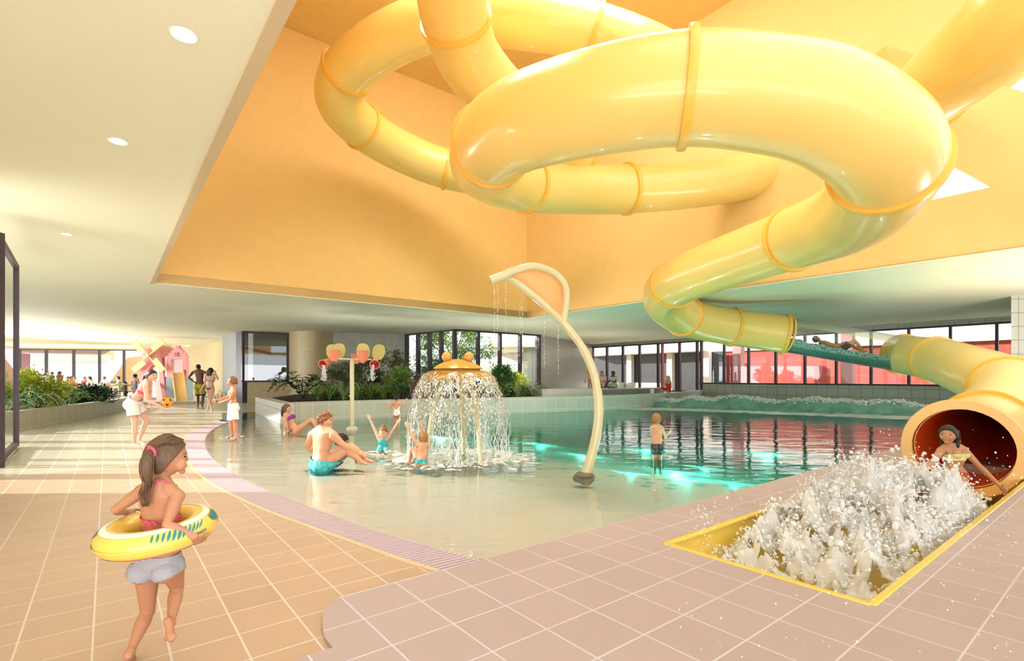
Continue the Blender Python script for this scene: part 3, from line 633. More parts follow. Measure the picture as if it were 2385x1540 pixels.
def headmesh(m, c, hh, ax, k_=1.7):
    r, f, u = ax; vs0 = len(m.v)
    m.sphere((0, 0, 0), 1, 22, 16)
    for i in range(vs0, len(m.v)):
        x, y, z = m.v[i]
        if z < 0: wx = .385*(1-.36*z*z); wy = .43*(1-.25*z*z); yy = y*wy+.05*(-z); 
        else: wx = .385*(1-.04*z); wy = .46; yy = y*wy-.025
        if z < -.2 and y < 0: yy += .10*(-z)
        m.v[i] = c+r*(x*wx*hh)+f*(yy*hh)+u*(z*.5*hh)
    m.sphere(c+f*(.435*hh)-u*(.085*hh), (.046*hh, .055*hh*(.7 if hh*6.2 > k_ else 1), .07*hh), 8, 6, ax)       # nose
    m.sphere(c+f*(.395*hh)+u*(.0*hh), (.035*hh, .06*hh, .12*hh), 8, 6, ax)
    m.sphere(c+f*(.355*hh)-u*(.40*hh), (.12*hh, .08*hh, .08*hh), 8, 6, ax)           # chin
    m.sphere(c+f*(.39*hh)-u*(.25*hh), (.11*hh, .045*hh, .055*hh), 8, 6, ax)          # mouth mound
    kid = hh/k_ > .155
    for s in (-1, 1):
        if kid: m.sphere(c+r*(s*.19*hh)+f*(.30*hh)-u*(.21*hh), (.155*hh, .135*hh, .16*hh), 10, 8, ax)
        m.sphere(c+r*(s*.385*hh)-f*(.03*hh)-u*(.06*hh), (.035*hh, .075*hh, .12*hh), 8, 6, (r, f, u)); m.sphere(c+r*(s*.2*hh)+f*(.33*hh)-u*(.14*hh), (.11*hh, .08*hh, .1*hh), 8, 6, ax)
def clip(vs, fs, sc):
    """keep the part of the mesh where the scalar is >= 0, cutting triangles cleanly"""
    nv, mp, nf, ed = [], {}, [], {}
    def keep(i):
        if i not in mp: mp[i] = len(nv); nv.append(vs[i])
        return mp[i]
    def cut(i, j):
        key = (min(i, j), max(i, j))
        if key not in ed: t = sc[i]/(sc[i]-sc[j]); ed[key] = len(nv); nv.append(vs[i]+(vs[j]-vs[i])*t)
        return ed[key]
    for f in fs:
        for tri in ([f] if len(f) == 3 else [(f[0], f[1], f[2]), (f[0], f[2], f[3])]):
            o = []
            for a, b in ((0, 1), (1, 2), (2, 0)):
                i, j = tri[a], tri[b]
                if sc[i] >= 0: o.append(keep(i))
                if (sc[i] >= 0) != (sc[j] >= 0): o.append(cut(i, j))
            if len(o) >= 3: nf.append(tuple(o))
    return nv, nf
class Body:
    def __init__(s, label, J, k, face, sk='fair', d=10, build=1.0, female=True, headk=None, curl=.5, hands=None, cat='person', group=None, vox=None, name='person', feet=True, smooth=3):
        s.J, s.k, s.J0 = J, k, J; hh = (headk or 1/7.4)*k; s.hh = hh
        N, Pv = J['neck'], J['pelvis']; s.N, s.Pv = N, Pv
        lat_h = (J['Rhip']-J['Lhip']).normalized(); lat_s = (J['Rsh']-J['Lsh']).normalized()
        s.up = (N-Pv).normalized(); s.front = s.up.cross((lat_h+lat_s).normalized()).normalized(); s.lat = s.front.cross(s.up).normalized()
        s.root = thing(name, label, cat, Vector((Pv.x, Pv.y, min(j.z for j in J.values() if isinstance(j, Vector)))), group)
        s.mat = SK[sk]; b = build; m = MB(); mid = J.get('chest') or lerp(Pv, N, .6)
        sw = (J['Rsh']-J['Lsh']).length/2; hw = (J['Rhip']-J['Lhip']).length/2
        hwid = max(hw+.045*k*b, .085*k*b); prof = [(-.16, hwid*.45, .045), (-.10, hwid*.8, .060), (0, hwid, .072 if female else .066), (.16, hwid*.93, .066), (.38, (.068 if female else .080)*k*b, .053), (.58, (.078 if female else .090)*k*b, .058), (.76, min(sw*.98, .095*k*b), .064 if female else .066), (.90, sw*.86, .050), (.98, sw*.50, .040), (1.06, .034*k, .034)]
        spine = crom([lerp(Pv, N, -.3), Pv, mid, N, lerp(mid, N, 1.4)], 12)
        def sp(t):
            if t <= 0: return Pv+(N-Pv)*t
            if t <= .6: return lerp(Pv, mid, t/.6)*.5+spine[12+int(t/.6*12)]*.5
            return lerp(mid, N, (t-.6)/.4)
        rs = []
        for t, w_, dp in prof:
            c = sp(t); la = lerp(lat_h, lat_s, min(1, max(0, t))).normalized(); tn = (sp(t+.08)-sp(t-.08)).normalized(); fr = tn.cross(la).normalized(); ring = []
            c = c+fr*((.012 if .5 < t < .9 else -.004)*k)
            for q in range(20):
                a = 2*math.pi*q/20; ca, sa = math.cos(a), math.sin(a); e = .82
                ring.append(c+la*(w_*math.copysign(abs(ca)**e, ca))+fr*(dp*k*b*math.copysign(abs(sa)**e, sa)))
            rs.append(ring)
        m.rings(rs)
        for sd in (-1, 1):
            hp = J['Lhip'] if sd < 0 else J['Rhip']
            m.sphere(hp-s.front*.028*k-s.up*.015*k, .058*k*b, 10, 8)
            if female and k > 1.35: m.sphere(lerp(Pv, N, .70)+lat_s*(sd*.045*k)+s.front*.052*k, .036*k, 10, 8)
            sh = J['Lsh'] if sd < 0 else J['Rsh']; m.sphere(sh, .036*k*b, 10, 8)
            m.tube([lerp(N, J['head'], .25), lerp(N, sh, .55)+s.up*.008*k, sh], [.030*k*b, .034*k*b, .034*k*b], 10)
            if not female: m.sphere(lerp(Pv, N, .74)+lat_s*(sd*.05*k)+s.front*.04*k, (.048*k, .03*k, .04*k), 10, 8, (s.lat, s.front, s.up))
        hax = basis(face, J.get('hup', (J['head']-N).normalized()*.5+UP*.5)); s.ax = hax
        headmesh(m, J['head'], hh, hax, k)
        m.tube([N-s.up*.02*k, lerp(N, J['head'], .55), J['head']-hax[1]*.06*hh-hax[2]*.1*hh], [.036*k*b, .030*k*b, .031*k*b], 12)
        for c_, sd in (('L', -1), ('R', 1)):
            sh, el, wr = J[c_+'sh'], J[c_+'el'], J[c_+'wr']
            limb(m, [sh, el, wr], [(0, .033*k*b), (.35, .030*k*b), (.7, .0255*k*b), (1, .0225*k*b), (1.25, .0245*k*b), (1.6, .019*k*b), (2, .0148*k*b)])
            hd = J.get(c_+'hd', (wr-el).normalized()); hn = J.get(c_+'pn', (s.front*.5-UP*.4+s.lat*(-.5*sd)))
            if isinstance(hd, Vector) and hd.length > 1.5 or c_+'hp' in J: hd = (J[c_+'hp']-wr)
            hand(m, wr, hd, hn, k*(1.08 if headk and headk > .15 else 1), curl, sd > 0)
            hp, kn, an = J[c_+'hip'], J[c_+'kn'], J[c_+'an']
            limb(m, [hp, kn, an], [(0, .056*k*b), (.25, .053*k*b), (.6, .043*k*b), (.9, .035*k*b), (1, .034*k*b), (1.12, .032*k*b), (1.32, .0345*k*b), (1.6, .027*k*b), (1.88, .0195*k*b), (2, .0195*k*b)], 14)
            if feet:
                to = J[c_+'toe']; fd = (to-an); sole = (an-kn).normalized(); sole = (sole-fd.normalized()*sole.dot(fd.normalized())).normalized()
                heel = an-fd.normalized()*.012*k+sole*.018*k; ball = an+fd*.68+sole*.014*k; sd2 = fd.normalized().cross(sole)
                m.tube([heel-fd.normalized()*.008*k, heel, lerp(heel, ball, .5)-sole*.006*k, ball, to+sole*.012*k], [.012*k, .0185*k, .0175*k, .0165*k, .008*k], 10)
                for q in range(5):
                    o = (q-2)*.0095*k; m.tube([ball+sd2*o+sole*.004*k, to+sd2*o*1.1-fd.normalized()*(abs(q-1)*.006*k)+sole*.012*k], [.0085*k, .0068*k], 6)
                m.sphere(an, .0205*k, 8, 6)
        s.vox = vx = vox or min(.017, max(.0036, d*.00095))
        me = voxel(m.mesh('body', False), vx, smooth); s.body = link('body', me, s.mat, s.root, angle=180)
        s.vs = np.array([v.co for v in me.vertices]); s.ns = np.array([v.normal for v in me.vertices]); s.fs = [tuple(p.vertices) for p in me.polygons]
        bones = [('t', Pv-s.up*.05*k, N, .095*k), ('h', J['head'], N, .06*k)]
        for c_ in 'LR': bones += [(c_+'a', J[c_+'sh']+(J[c_+'el']-J[c_+'sh'])*.1, J[c_+'el'], .033*k), (c_+'f', J[c_+'el'], J[c_+'wr'], .024*k), (c_+'f', J[c_+'wr'], J[c_+'wr']+(J[c_+'wr']-J[c_+'el'])*.3, .024*k), (c_+'l', J[c_+'hip'], J[c_+'kn'], .056*k), (c_+'c', J[c_+'kn'], J[c_+'an'], .036*k)]
        ds = []
        for nm, a, b_, r_ in bones:
            a, b_ = np.array(a), np.array(b_); ab = b_-a; t = np.clip(((s.vs-a)@ab)/(ab@ab), 0, 1); ds.append(np.linalg.norm(s.vs-(a+t[:, None]*ab), axis=1)/r_)
        idx = np.argmin(np.array(ds), axis=0); s.cls = np.array([b_[0] for b_ in bones])[idx]
        s.st = (s.vs-np.array(Pv))@np.array(N-Pv)/((N-Pv).length_squared)
        s.fr = (s.vs-np.array(lerp(Pv, N, .5)))@np.array(s.front); s.la = (s.vs-np.array(lerp(Pv, N, .5)))@np.array(s.lat)
        s.th = {c_: ((s.vs-np.array(J[c_+'hip']))@np.array(J[c_+'kn']-J[c_+'hip']))/((J[c_+'kn']-J[c_+'hip']).length_squared) for c_ in 'LR'}
        s.ua = {c_: ((s.vs-np.array(J[c_+'sh']))@np.array(J[c_+'el']-J[c_+'sh']))/((J[c_+'el']-J[c_+'sh']).length_squared) for c_ in 'LR'}
    def garment(s, name, mat, sc, off, label=None, flare=None):
        vs = s.vs+s.ns*(off if flare is None else (off+flare)[:, None] if hasattr(flare, '__len__') else off)
        nv, nf = clip([Vector(v) for v in vs], s.fs, list(sc))
        if not nf: return None
        m = MB(); m.v = nv; m.f = nf; o = m.build(name, mat, s.root, fix=False, angle=180)
        if label: o['label'] = label
        so = o.modifiers.new('thick', 'SOLIDIFY'); so.thickness = max(.003, off*.5); so.offset = 1
        return o
    def legmask(s, f):
        sc = np.full(len(s.vs), -1.0); t = s.cls == 't'; sc[t] = 1
        for c_ in 'LR': q = s.cls == c_+'l'; sc[q] = f-s.th[c_][q]
        return sc
    def shorts(s, mat, length=.62, waist=.16, off=.016, name='shorts', flare=.02, label=None):
        sc = np.minimum(s.legmask(length), (waist-s.st)*.9); fl = np.zeros(len(s.vs))
        for c_ in 'LR': q = s.cls == c_+'l'; fl[q] = np.clip(s.th[c_][q], 0, 1)*flare
        return s.garment(name, mat, sc, off*s.k/1.6, label, fl)
    def brief(s, mat, waist=.10, cut=.0, name='swim_brief', off=.006, high=.35, label=None):
        sc = np.full(len(s.vs), -1.0); t = (s.cls == 't') | (s.cls == 'Ll') | (s.cls == 'Rl')
        low = -.14+cut+high*np.abs(s.la)/(.1*s.k)*.5
        v = np.minimum(waist-s.st, s.st-low+.0); sc[t] = v[t]; return s.garment(name, mat, sc, off, label)
    def band(s, mat, lo=.62, hi=.78, name='bikini_top', off=.006, back=.25, label=None):
        sc = np.full(len(s.vs), -1.0); t = (s.cls == 't'); mid = (lo+hi)/2; half = (hi-lo)/2
        hf = np.where(s.fr > -.01*s.k, half, half*back); sc[t] = (hf-np.abs(s.st-mid))[t]; return s.garment(name, mat, sc, off, label)
    def onepiece(s, mat, top=.80, back=.45, high=.35, name='swimsuit', off=.006, label=None):
        sc = np.full(len(s.vs), -1.0); t = (s.cls == 't') | (s.cls == 'Ll') | (s.cls == 'Rl')
        lim = np.where(s.fr > 0, top, back+(top-back)*np.clip(1+s.fr/(.05*s.k), 0, 1)); low = -.16+high*np.abs(s.la)/(.1*s.k)*.5
        sc[t] = np.minimum(lim-s.st, s.st-low)[t]; o = s.garment(name, mat, sc, off, label)
        for sd in ('L', 'R'):
            j = s.J[sd+'sh']; q = lerp(s.N, j, .62); pts = [lerp(s.Pv, s.N, top)+s.lat*((-1 if sd == 'L' else 1)*.045*s.k)+s.front*.068*s.k, q+s.up*.036*s.k+s.front*.03*s.k, q+s.up*.040*s.k-s.front*.02*s.k, lerp(s.Pv, s.N, max(back, .6))+s.lat*((-1 if sd == 'L' else 1)*.03*s.k)-s.front*.062*s.k]
            MB().tube(crom(pts, 6), .0055*s.k, 6).build('strap', mat, o)
        return o
    def shirt(s, mat, bottom=-.05, sleeve=.6, off=.012, name='shirt', label=None, top=.98):
        sc = np.full(len(s.vs), -1.0); t = (s.cls == 't') | (s.cls == 'Ll') | (s.cls == 'Rl'); sc[t] = np.minimum(s.st-bottom, top-s.st)[t]
        for c_ in 'LR': q = s.cls == c_+'a'; sc[q] = sleeve-s.ua[c_][q]
        return s.garment(name, mat, sc, off, label)
    def cap(s, mat, front=.30, back=-.45, vol=1.07, name='hair', pts=(), rad=None, flat=.6, curly=0):
        """hair cap around the skull plus optional locks (lists of points in head space: right, forward, up in head heights)"""
        r, f, u = s.ax; c = s.J['head']; hh = s.hh; m = MB(); v0 = []
        n1, n2_ = (56, 40) if s.vox < .008 else (28, 20); W = lambda x, y, z: c+r*(x*hh)+f*(y*hh)+u*(z*hh)
        for i in range(n2_+1):
            th = math.pi*i/n2_
            for k in range(n1):
                ph = 2*math.pi*k/n1; x, y, z = math.sin(th)*math.cos(ph), math.sin(th)*math.sin(ph), math.cos(th)
                wob = 1+.025*noise.noise((x*4, y*4, z*3))
                v0.append((x*.392*vol*wob, y*.46*vol*wob-.025, z*.505*vol*wob))
        def marg(p):
            lim = back+(front-back)*min(1, max(0, (p[1]+.12)/.52))**.8; return p[2]-lim+.02*noise.noise((p[0]*9, p[1]*9, 1.5))
        def ok(p): return marg(p) > 0
        fq = [((i+1)*n1+k, (i+1)*n1+(k+1) % n1, i*n1+(k+1) % n1, i*n1+k) for i in range(n2_) for k in range(n1)]
        nv, nf = clip([Vector(p) for p in v0], fq, [marg(p) for p in v0]); n = len(nv)
        ov = [W(*p) for p in nv]; iv = [W(p[0]*.86, (p[1]+.025)*.86-.025, p[2]*.86) for p in nv]; ec = {}
        for q in nf:
            for a in range(len(q)): ec[(q[a], q[(a+1) % len(q)])] = 1
        side = [(b, a, a+n, b+n) for a, b in ec if (b, a) not in ec]
        m.add(ov+iv, nf+[tuple(j+n for j in reversed(q)) for q in nf]+side)
        if curly:
            rr = random.Random(3)
            for q in range(curly):
                x, y, z = [rr.gauss(0, 1) for _ in range(3)]; l = math.sqrt(x*x+y*y+z*z); p = (x/l*.40*vol, y/l*.47*vol-.025, z/l*.51*vol)
                if ok(p): m.sphere(W(*p), (.055+.03*rr.random())*hh, 6, 5)
        for lock, rd in zip(pts, rad or [.1]*len(pts)):
            P = crom([W(*p) for p in lock], 5); rd = rd if isinstance(rd, (tuple, list)) else (rd, rd*.4); m.tube(P, [lerp(rd[0], rd[1], i/(len(P)-1))*hh for i in range(len(P))], 9, flat=flat)
        return m.build(name, mat, s.root, angle=180)
    def facebits(s, brow=BROW, smile=0, eye=EYE):
        r, f, u = s.ax; c = s.J['head']; hh = s.hh
        for sd in (-1, 1):
            MB().sphere(c+r*(sd*.165*hh)+f*(.375*hh)+u*(.0*hh), (.052*hh, .03*hh, .026*hh), 10, 8, (r, f, u)).build('eye', eye, s.root)
            MB().tube([c+r*(sd*x*hh)+f*(y*hh)+u*(z*hh) for x, y, z in ((.08, .425, .075), (.17, .405, .10), (.26, .335, .07))], .010*hh, 6).build('eyebrow', brow, s.root)
        mo = MB().sphere(c+f*(.425*hh)-u*(.255*hh), (.10*hh, .025*hh, (.045 if smile else .026)*hh), 10, 8, (r, f, u)).build('mouth', LIP, s.root)
        if smile: MB().sphere(c+f*(.438*hh)-u*(.25*hh), (.075*hh, .02*hh, .022*hh), 10, 6, (r, f, u)).build('teeth', TOOTH, mo)
def pj(d0, **k): return {n: D(v[0], v[1], d0+(v[2] if len(v) > 2 else 0)) for n, v in k.items()}
def yawv(a): return Vector((math.sin(a), math.cos(a), 0))
def stand_j(p, yaw, k, arms=.12, lift=(0, 0), step=.0, bend=(0, 0)):
    p = Vector(p); f = yawv(yaw); r = f.cross(UP); J = {}
    J['pelvis'] = p+UP*.53*k; J['neck'] = p+UP*.835*k+f*.01*k; J['head'] = p+UP*.93*k+f*.02*k
    for c_, s, li, be in (('L', -1, lift[0], bend[0]), ('R', 1, lift[1], bend[1])):
        J[c_+'hip'] = J['pelvis']+r*(s*.05*k)-UP*.01*k; J[c_+'kn'] = p+r*(s*.05*k)+UP*.285*k+f*(.02+step*s)*k; J[c_+'an'] = p+r*(s*.05*k)+UP*.045*k+f*(-.02+step*s*1.2)*k; J[c_+'toe'] = J[c_+'an']+f*.12*k-UP*.03*k
        J[c_+'sh'] = J['neck']+r*(s*.105*k)-UP*.025*k; a = arms+li*1.0
        ud = (r*(s*math.sin(a))-UP*math.cos(a)+f*be*.3).normalized(); J[c_+'el'] = J[c_+'sh']+ud*.18*k
        J[c_+'wr'] = J[c_+'el']+(ud*(1-be)+f*be*1.2+UP*be*.3).normalized()*.155*k
    return J
def sit_j(p, yaw, k, drop=.25, lean=.06, reach=.6, fore=.9):
    """p: seat point; drop: shin length below the seat"""
    p = Vector(p); f = yawv(yaw); r = f.cross(UP); J = {}
    J['pelvis'] = p+UP*.06*k; J['neck'] = J['pelvis']+UP*.30*k+f*lean*k; J['head'] = J['neck']+UP*.095*k+f*.02*k
    for c_, s in (('L', -1), ('R', 1)):
        J[c_+'hip'] = J['pelvis']+r*(s*.05*k); J[c_+'kn'] = J['pelvis']+r*(s*.065*k)+f*.235*k*fore+UP*.01*k; J[c_+'an'] = J[c_+'kn']-UP*drop*k-f*.02*k; J[c_+'toe'] = J[c_+'an']+f*.12*k-UP*.03*k
        J[c_+'sh'] = J['neck']+r*(s*.10*k)-UP*.025*k; J[c_+'el'] = J[c_+'sh']+(f*.5*reach-UP*.9+r*s*.15).normalized()*.17*k; J[c_+'wr'] = J[c_+'el']+(f*reach+UP*.1-r*s*.2).normalized()*.15*k
    return J
SW = lambda n, c, **k: pmat('swim_'+n, c, .55, .4, **k)
WHITE = pmat('white_cotton', RGB(240, 236, 234), .8, .2, bump=.3, bump_scale=40)
PINK = SW('pink', RGB(232, 90, 120)); TEAL = SW('teal', RGB(30, 150, 160), col2=RGB(90, 200, 200), noise_scale=18); RED = SW('red', RGB(206, 30, 44))
PURPLE = SW('purple', RGB(140, 50, 150)); NAVY = SW('navy', RGB(36, 40, 60)); BLACK = SW('black', RGB(26, 28, 32), noise_amt=.0, col2=RGB(90, 96, 104), noise_scale=30); OLIVE = SW('olive', RGB(176, 160, 40)); BLUE = SW('blue', RGB(120, 140, 190)); VIOLET = SW('violet', RGB(112, 72, 170))
def stripemat():
    m = pmat('swim_stripe', RGB(150, 146, 160), .6); nt = m.node_tree; N = nt.nodes.new; w_ = N('ShaderNodeTexWave'); w_.inputs['Scale'].default_value = 50; w_.bands_direction = 'Z'
    tc = N('ShaderNodeTexCoord'); nt.links.new(tc.outputs['Object'], w_.inputs[0]); rp = N('ShaderNodeValToRGB'); rp.color_ramp.elements[0].color = RGB(96, 112, 130); rp.color_ramp.elements[1].color = RGB(214, 204, 206); rp.color_ramp.elements[0].position = .4; rp.color_ramp.elements[1].position = .6
    nt.links.new(w_.outputs['Fac'], rp.inputs[0]); nt.links.new(rp.outputs[0], nt.nodes['Principled BSDF'].inputs['Base Color']); return m
# --- girl running with the swim ring
g = 2.44
J = pj(g, head=(389, 1063, .02), neck=(371, 1127, 0), pelvis=(369, 1309, .03), Lsh=(330, 1145, .04), Rsh=(412, 1157, -.02), Lel=(268, 1188, .02), Lwr=(296, 1194, .14), Rel=(389, 1222, -.13), Rwr=(452, 1250, -.10), Lhip=(342, 1318, .03), Rhip=(398, 1316, .03),
       Lkn=(344, 1424, .10), Lan=(304, 1517, -.05), Ltoe=(316, 1545, .10), Rkn=(412, 1368, .17), Ran=(398, 1452, .0), Rtoe=(403, 1496, -.05))
J['chest'] = D(368, 1218, g+.015); J['Rhp'] = D(470, 1270, g-.02); J['Rpn'] = Vector((-.5, .5, .5)); J['Lhp'] = D(320, 1215, g+.2); J['hup'] = UP
b = Body('girl in a striped bikini running away inside a yellow swim ring, brown ponytail', J, 1.14, Vector((.80, .60, -.06)), 'shaded_tan', 2.4, .86, True, .165, .9, vox=.0038, smooth=4)
b.brief(stripemat(), waist=.13, cut=-.07, name='bikini_bottom', off=.004, high=.24)
bt = b.band(PINK, .53, .60, off=.004, back=.30)
bk = D(350, 1222, g-.075)
MB().sphere(bk, .008, 8, 6).tube(crom([bk, bk+P2(-.018, -.006, .012), bk+P2(-.03, -.004, -.004), bk], 5), .0032, 6).tube(crom([bk, bk+P2(.018, -.006, .012), bk+P2(.03, -.004, -.002), bk], 5), .0032, 6).tube([bk, bk+P2(-.012, -.006, -.04)], .0034, 6).tube([bk, bk+P2(.014, -.006, -.036)], .0034, 6).build('bow', PINK, bt)
nk = D(366, 1117, g-.04)
MB().tube(crom([D(412, 1131, g+.03), D(392, 1124, g-.028), nk, D(352, 1122, g-.01)], 6), .0035, 6).tube(crom([nk, nk+P2(-.02, -.006, -.015), nk+P2(-.006, -.006, -.03), nk], 5), .003, 6).build('neck_tie', PINK, bt)
b.cap(HR['brown'], front=.30, back=-.40, vol=1.09)
MB().sphere(D(352, 1052, g-.06), .018, 12, 8).tube(crom([D(346, 1040, g-.07), D(358, 1048, g-.085), D(361, 1060, g-.075), D(350, 1064, g-.06), D(344, 1052, g-.05), D(346, 1040, g-.07)], 5), .006, 6).build('hair_tie', PINK, b.root)
m = MB(); rr = random.Random(2); base = [D(354, 1050, g-.055), D(343, 1072, g-.085), D(341, 1100, g-.09), D(345, 1125, g-.085), D(336, 1150, g-.08), D(340, 1180, g-.075)]
m.tube(crom(base, 8), [.017+.012*math.sin(math.pi*min(1, i/24)) * (1 if i < 24 else 1)-(.0 if i < 20 else (i-20)*.0007) for i in range(41)], 10)
for q in range(26):
    o = P2(rr.gauss(0, .009), rr.gauss(0, .008), 0); m.tube(crom([p+o*(1 if 0 < i < 5 else .4)+P2(rr.gauss(0, .004), rr.gauss(0, .003), 0) for i, p in enumerate(base)], 5), [.0042-.0028*i/25 for i in range(26)], 5)
m.build('ponytail', HR['brown'], b.root)
m = MB(); r_, f_, u_ = b.ax; hc = b.J['head']; hh = b.hh                # combed strands drawn back to the tie
for q in range(46):
    a = rr.uniform(-1.25, 1.25); z = rr.uniform(.02, .3); st = hc+r_*(math.sin(a)*.40*hh)+f_*(math.cos(a)*.36*hh-.02*hh)+u_*((.30+.12*math.cos(a))*hh); en = D(353, 1051, g-.05)
    md = hc+((st-hc)*.5+(en-hc)*.5).normalized()*(.545*hh)+u_*.02*hh; m.tube(crom([st, lerp(st, md, .5)+((lerp(st, md, .5)-hc).normalized()*.02*hh), md, en], 5), [.0018]*16, 4)
m.build('hair_strands', HR['brown'], b.root)
b.facebits()
# swim ring
rc = D(368, 1236, g-.0); yl = pmat('yellow_vinyl', RGB(250, 208, 96), .28, .5, noise_amt=.05, noise_scale=8, coat=.3)
rg = thing('swim_ring', 'yellow inflatable swim ring with teal palm leaves around the running girl', 'swim ring', rc)
tx = Vector((1, 0, .03)).normalized(); tz = Vector((-.05, -.10, 1)).normalized(); ty = tz.cross(tx).normalized(); tx = ty.cross(tz)
RM, Rm = .183, .066
def rp(a, c, e=0): return rc+tx*(math.cos(a)*(RM+(Rm+e)*math.cos(c)))+ty*(math.sin(a)*(RM+(Rm+e)*math.cos(c)))+tz*((Rm*.92+e)*math.sin(c))
def ringband(c0, c1, e, na=96, nc=6, pucker=0):
    m = MB(); m.v = [rp(2*math.pi*i/na, c0+(c1-c0)*j/nc, e+(pucker*math.sin(i*2.1)*.5)) for i in range(na) for j in range(nc+1)]
    m.f = [(i*(nc+1)+j, ((i+1) % na)*(nc+1)+j, ((i+1) % na)*(nc+1)+j+1, i*(nc+1)+j+1) for i in range(na) for j in range(nc)]; return m
ringband(0, 2*math.pi, 0, 96, 28).build('tube', yl, rg)
ringband(R(58), R(84), .0012).build('white_band', pmat('white_vinyl', RGB(246, 240, 226), .3, .5), rg, fix=False)
ringband(R(-78), R(-48), .0012).build('pink_band', pmat('pink_vinyl', RGB(236, 140, 160), .3, .5), rg, fix=False)
ringband(R(-6), R(2), .003, 180, 3, .002).build('seam', yl, rg, fix=False)
tl_ = pmat('teal_print', RGB(40, 130, 130), .35, .5); m = MB()
def leaf(m, a, c, da, dc, wd):
    n = 8; L, Rr_ = [], []
    for i in range(n+1):
        t = i/n; aa, cc = a+da*t, c+dc*t; w_ = wd*math.sin(math.pi*min(1, t*1.02+.02))**.8; L.append((aa-w_*dc, cc+w_*da*2.5)); Rr_.append((aa+w_*dc, cc-w_*da*2.5))
    vs = [rp(x, y, .0016) for x, y in L]+[rp(x, y, .0016) for x, y in Rr_]; m.add(vs, [(i, i+1, n+1+i+1, n+1+i) for i in range(n)])
def flush():
    global m
    m.build('leaf_print', tl_, rg, fix=False); m = MB()
for ctr, span in ((R(-38), 1.25), (R(20), .6), (R(200), .6), (R(110), .7)):
    for q in range(11):
        s = (q-5)/5; leaf(m, ctr+s*.32*span, R(8)+abs(s)*.25, .13+.10*s, .95-abs(s)*.35, .034)
    for q in range(7): leaf(m, ctr+.30+q*.035, R(-8), .05, .40, .03)
    flush()
for k in range(30):
    a = R(150)+k*.02; leaf(m, a, R(96)+.05*math.sin(k*2.3), .010, .13+.1*math.sin(k*1.7), .03)
m.build('letter_print', tl_, rg, fix=False)
# --- girl throwing the ball
g = 10.16
J = pj(g, head=(353, 875, .1), neck=(341, 889.5, .1), pelvis=(311, 939, .12), Lsh=(349, 894, .26), Rsh=(339.5, 899, -.03), Lel=(350, 917, .30), Lwr=(347, 945, .22), Rel=(342, 934, -.06), Rwr=(370, 944, -.02), Lhip=(316, 941, .2), Rhip=(309, 943, .04), Lkn=(340, 979.5, .26), Lan=(324, 1026, .28), Ltoe=(343, 1033, .22), Rkn=(314, 988, .02), Ran=(313, 1033, .02), Rtoe=(332, 1041, -.06))
J['chest'] = D(328, 913, g+.1); J['Rhp'] = D(382, 945, g); J['Rpn'] = UP.copy(); J['Lhp'] = D(353, 953, g+.2)
b = Body('girl in white shorts and pink bikini top leaning forward to throw an orange ball', J, 1.58, Vector((1, -.12, -.12)), 'fair', 10, .95, True, .145)
b.shorts(WHITE, .55, .22, .02, flare=.03); b.band(PINK, .56, .68, back=.5); b.facebits(smile=1)
b.cap(HR['dark'], .28, -.32, 1.06, pts=[[(0, -.42, .02), (0, -.62, -.12), (-.02, -.74, -.55), (0, -.7, -1.0)]], rad=[(.16, .05)])
MB().sphere(b.J['head']-b.ax[1]*.5*b.hh+b.ax[2]*.0*b.hh, .03, 8, 6).build('hair_tie', WHITE, b.root)
bc = D(389, 937.5, g+.02); ob = thing('ball', 'orange ball with black patches in the hand of the leaning girl', 'ball', bc-UP*.107)
MB().sphere(bc, .105, 24, 16).build('shell', pmat('orange_ball', RGB(248, 150, 24), .4), ob)
m = MB(); gr = (1+5**.5)/2
for v in [(0, a, b_*gr) for a in (-1, 1) for b_ in (-1, 1)]+[(a, b_*gr, 0) for a in (-1, 1) for b_ in (-1, 1)]+[(b_*gr, 0, a) for a in (-1, 1) for b_ in (-1, 1)]:
    nn = (Matrix.Rotation(.5, 3, 'X') @ Vector(v)).normalized(); x = nn.orthogonal().normalized(); y = nn.cross(x)
    m = MB(); m.add([bc+nn*.1075]+[bc+(nn*.97+(x*math.cos(2*math.pi*i/5)+y*math.sin(2*math.pi*i/5))*.27).normalized()*.1065 for i in range(5)], [(0, 1+i, 1+(i+1) % 5) for i in range(5)]); m.build('patch', pmat('black_patch', RGB(70, 40, 20), .5), ob, fix=False)
# --- boy receiving
g = 11.1
J = pj(g, head=(541, 889, .1), neck=(543, 903.5, .1), pelvis=(542.5, 946, .1), Lsh=(545, 913, -.03), Rsh=(541, 911, .23), Lel=(536, 930, -.05), Lwr=(509, 939.5, 0), Rel=(530, 926, .25), Rwr=(506, 931, .18), Lhip=(543, 949, .03), Rhip=(542, 948, .17), Lkn=(548, 987, 0), Lan=(552, 1018, .02), Ltoe=(538, 1024, -.03), Rkn=(538, 986, .2), Ran=(540, 1014, .22), Rtoe=(527, 1019, .2))
J['Lhp'] = D(498, 938, g); J['Rhp'] = D(497, 933, g+.15); J['Lpn'] = Vector((0, .3, 1)); J['Rpn'] = Vector((0, -.3, 1))
b = Body('boy in white shorts at the pool edge holding out both hands for the ball', J, 1.30, Vector((-1, -.1, -.05)), 'warm', 11, .95, False, .165)
b.shorts(WHITE, .78, .16, .022, flare=.02); b.cap(HR['ginger'], .24, -.30, 1.08); b.facebits()
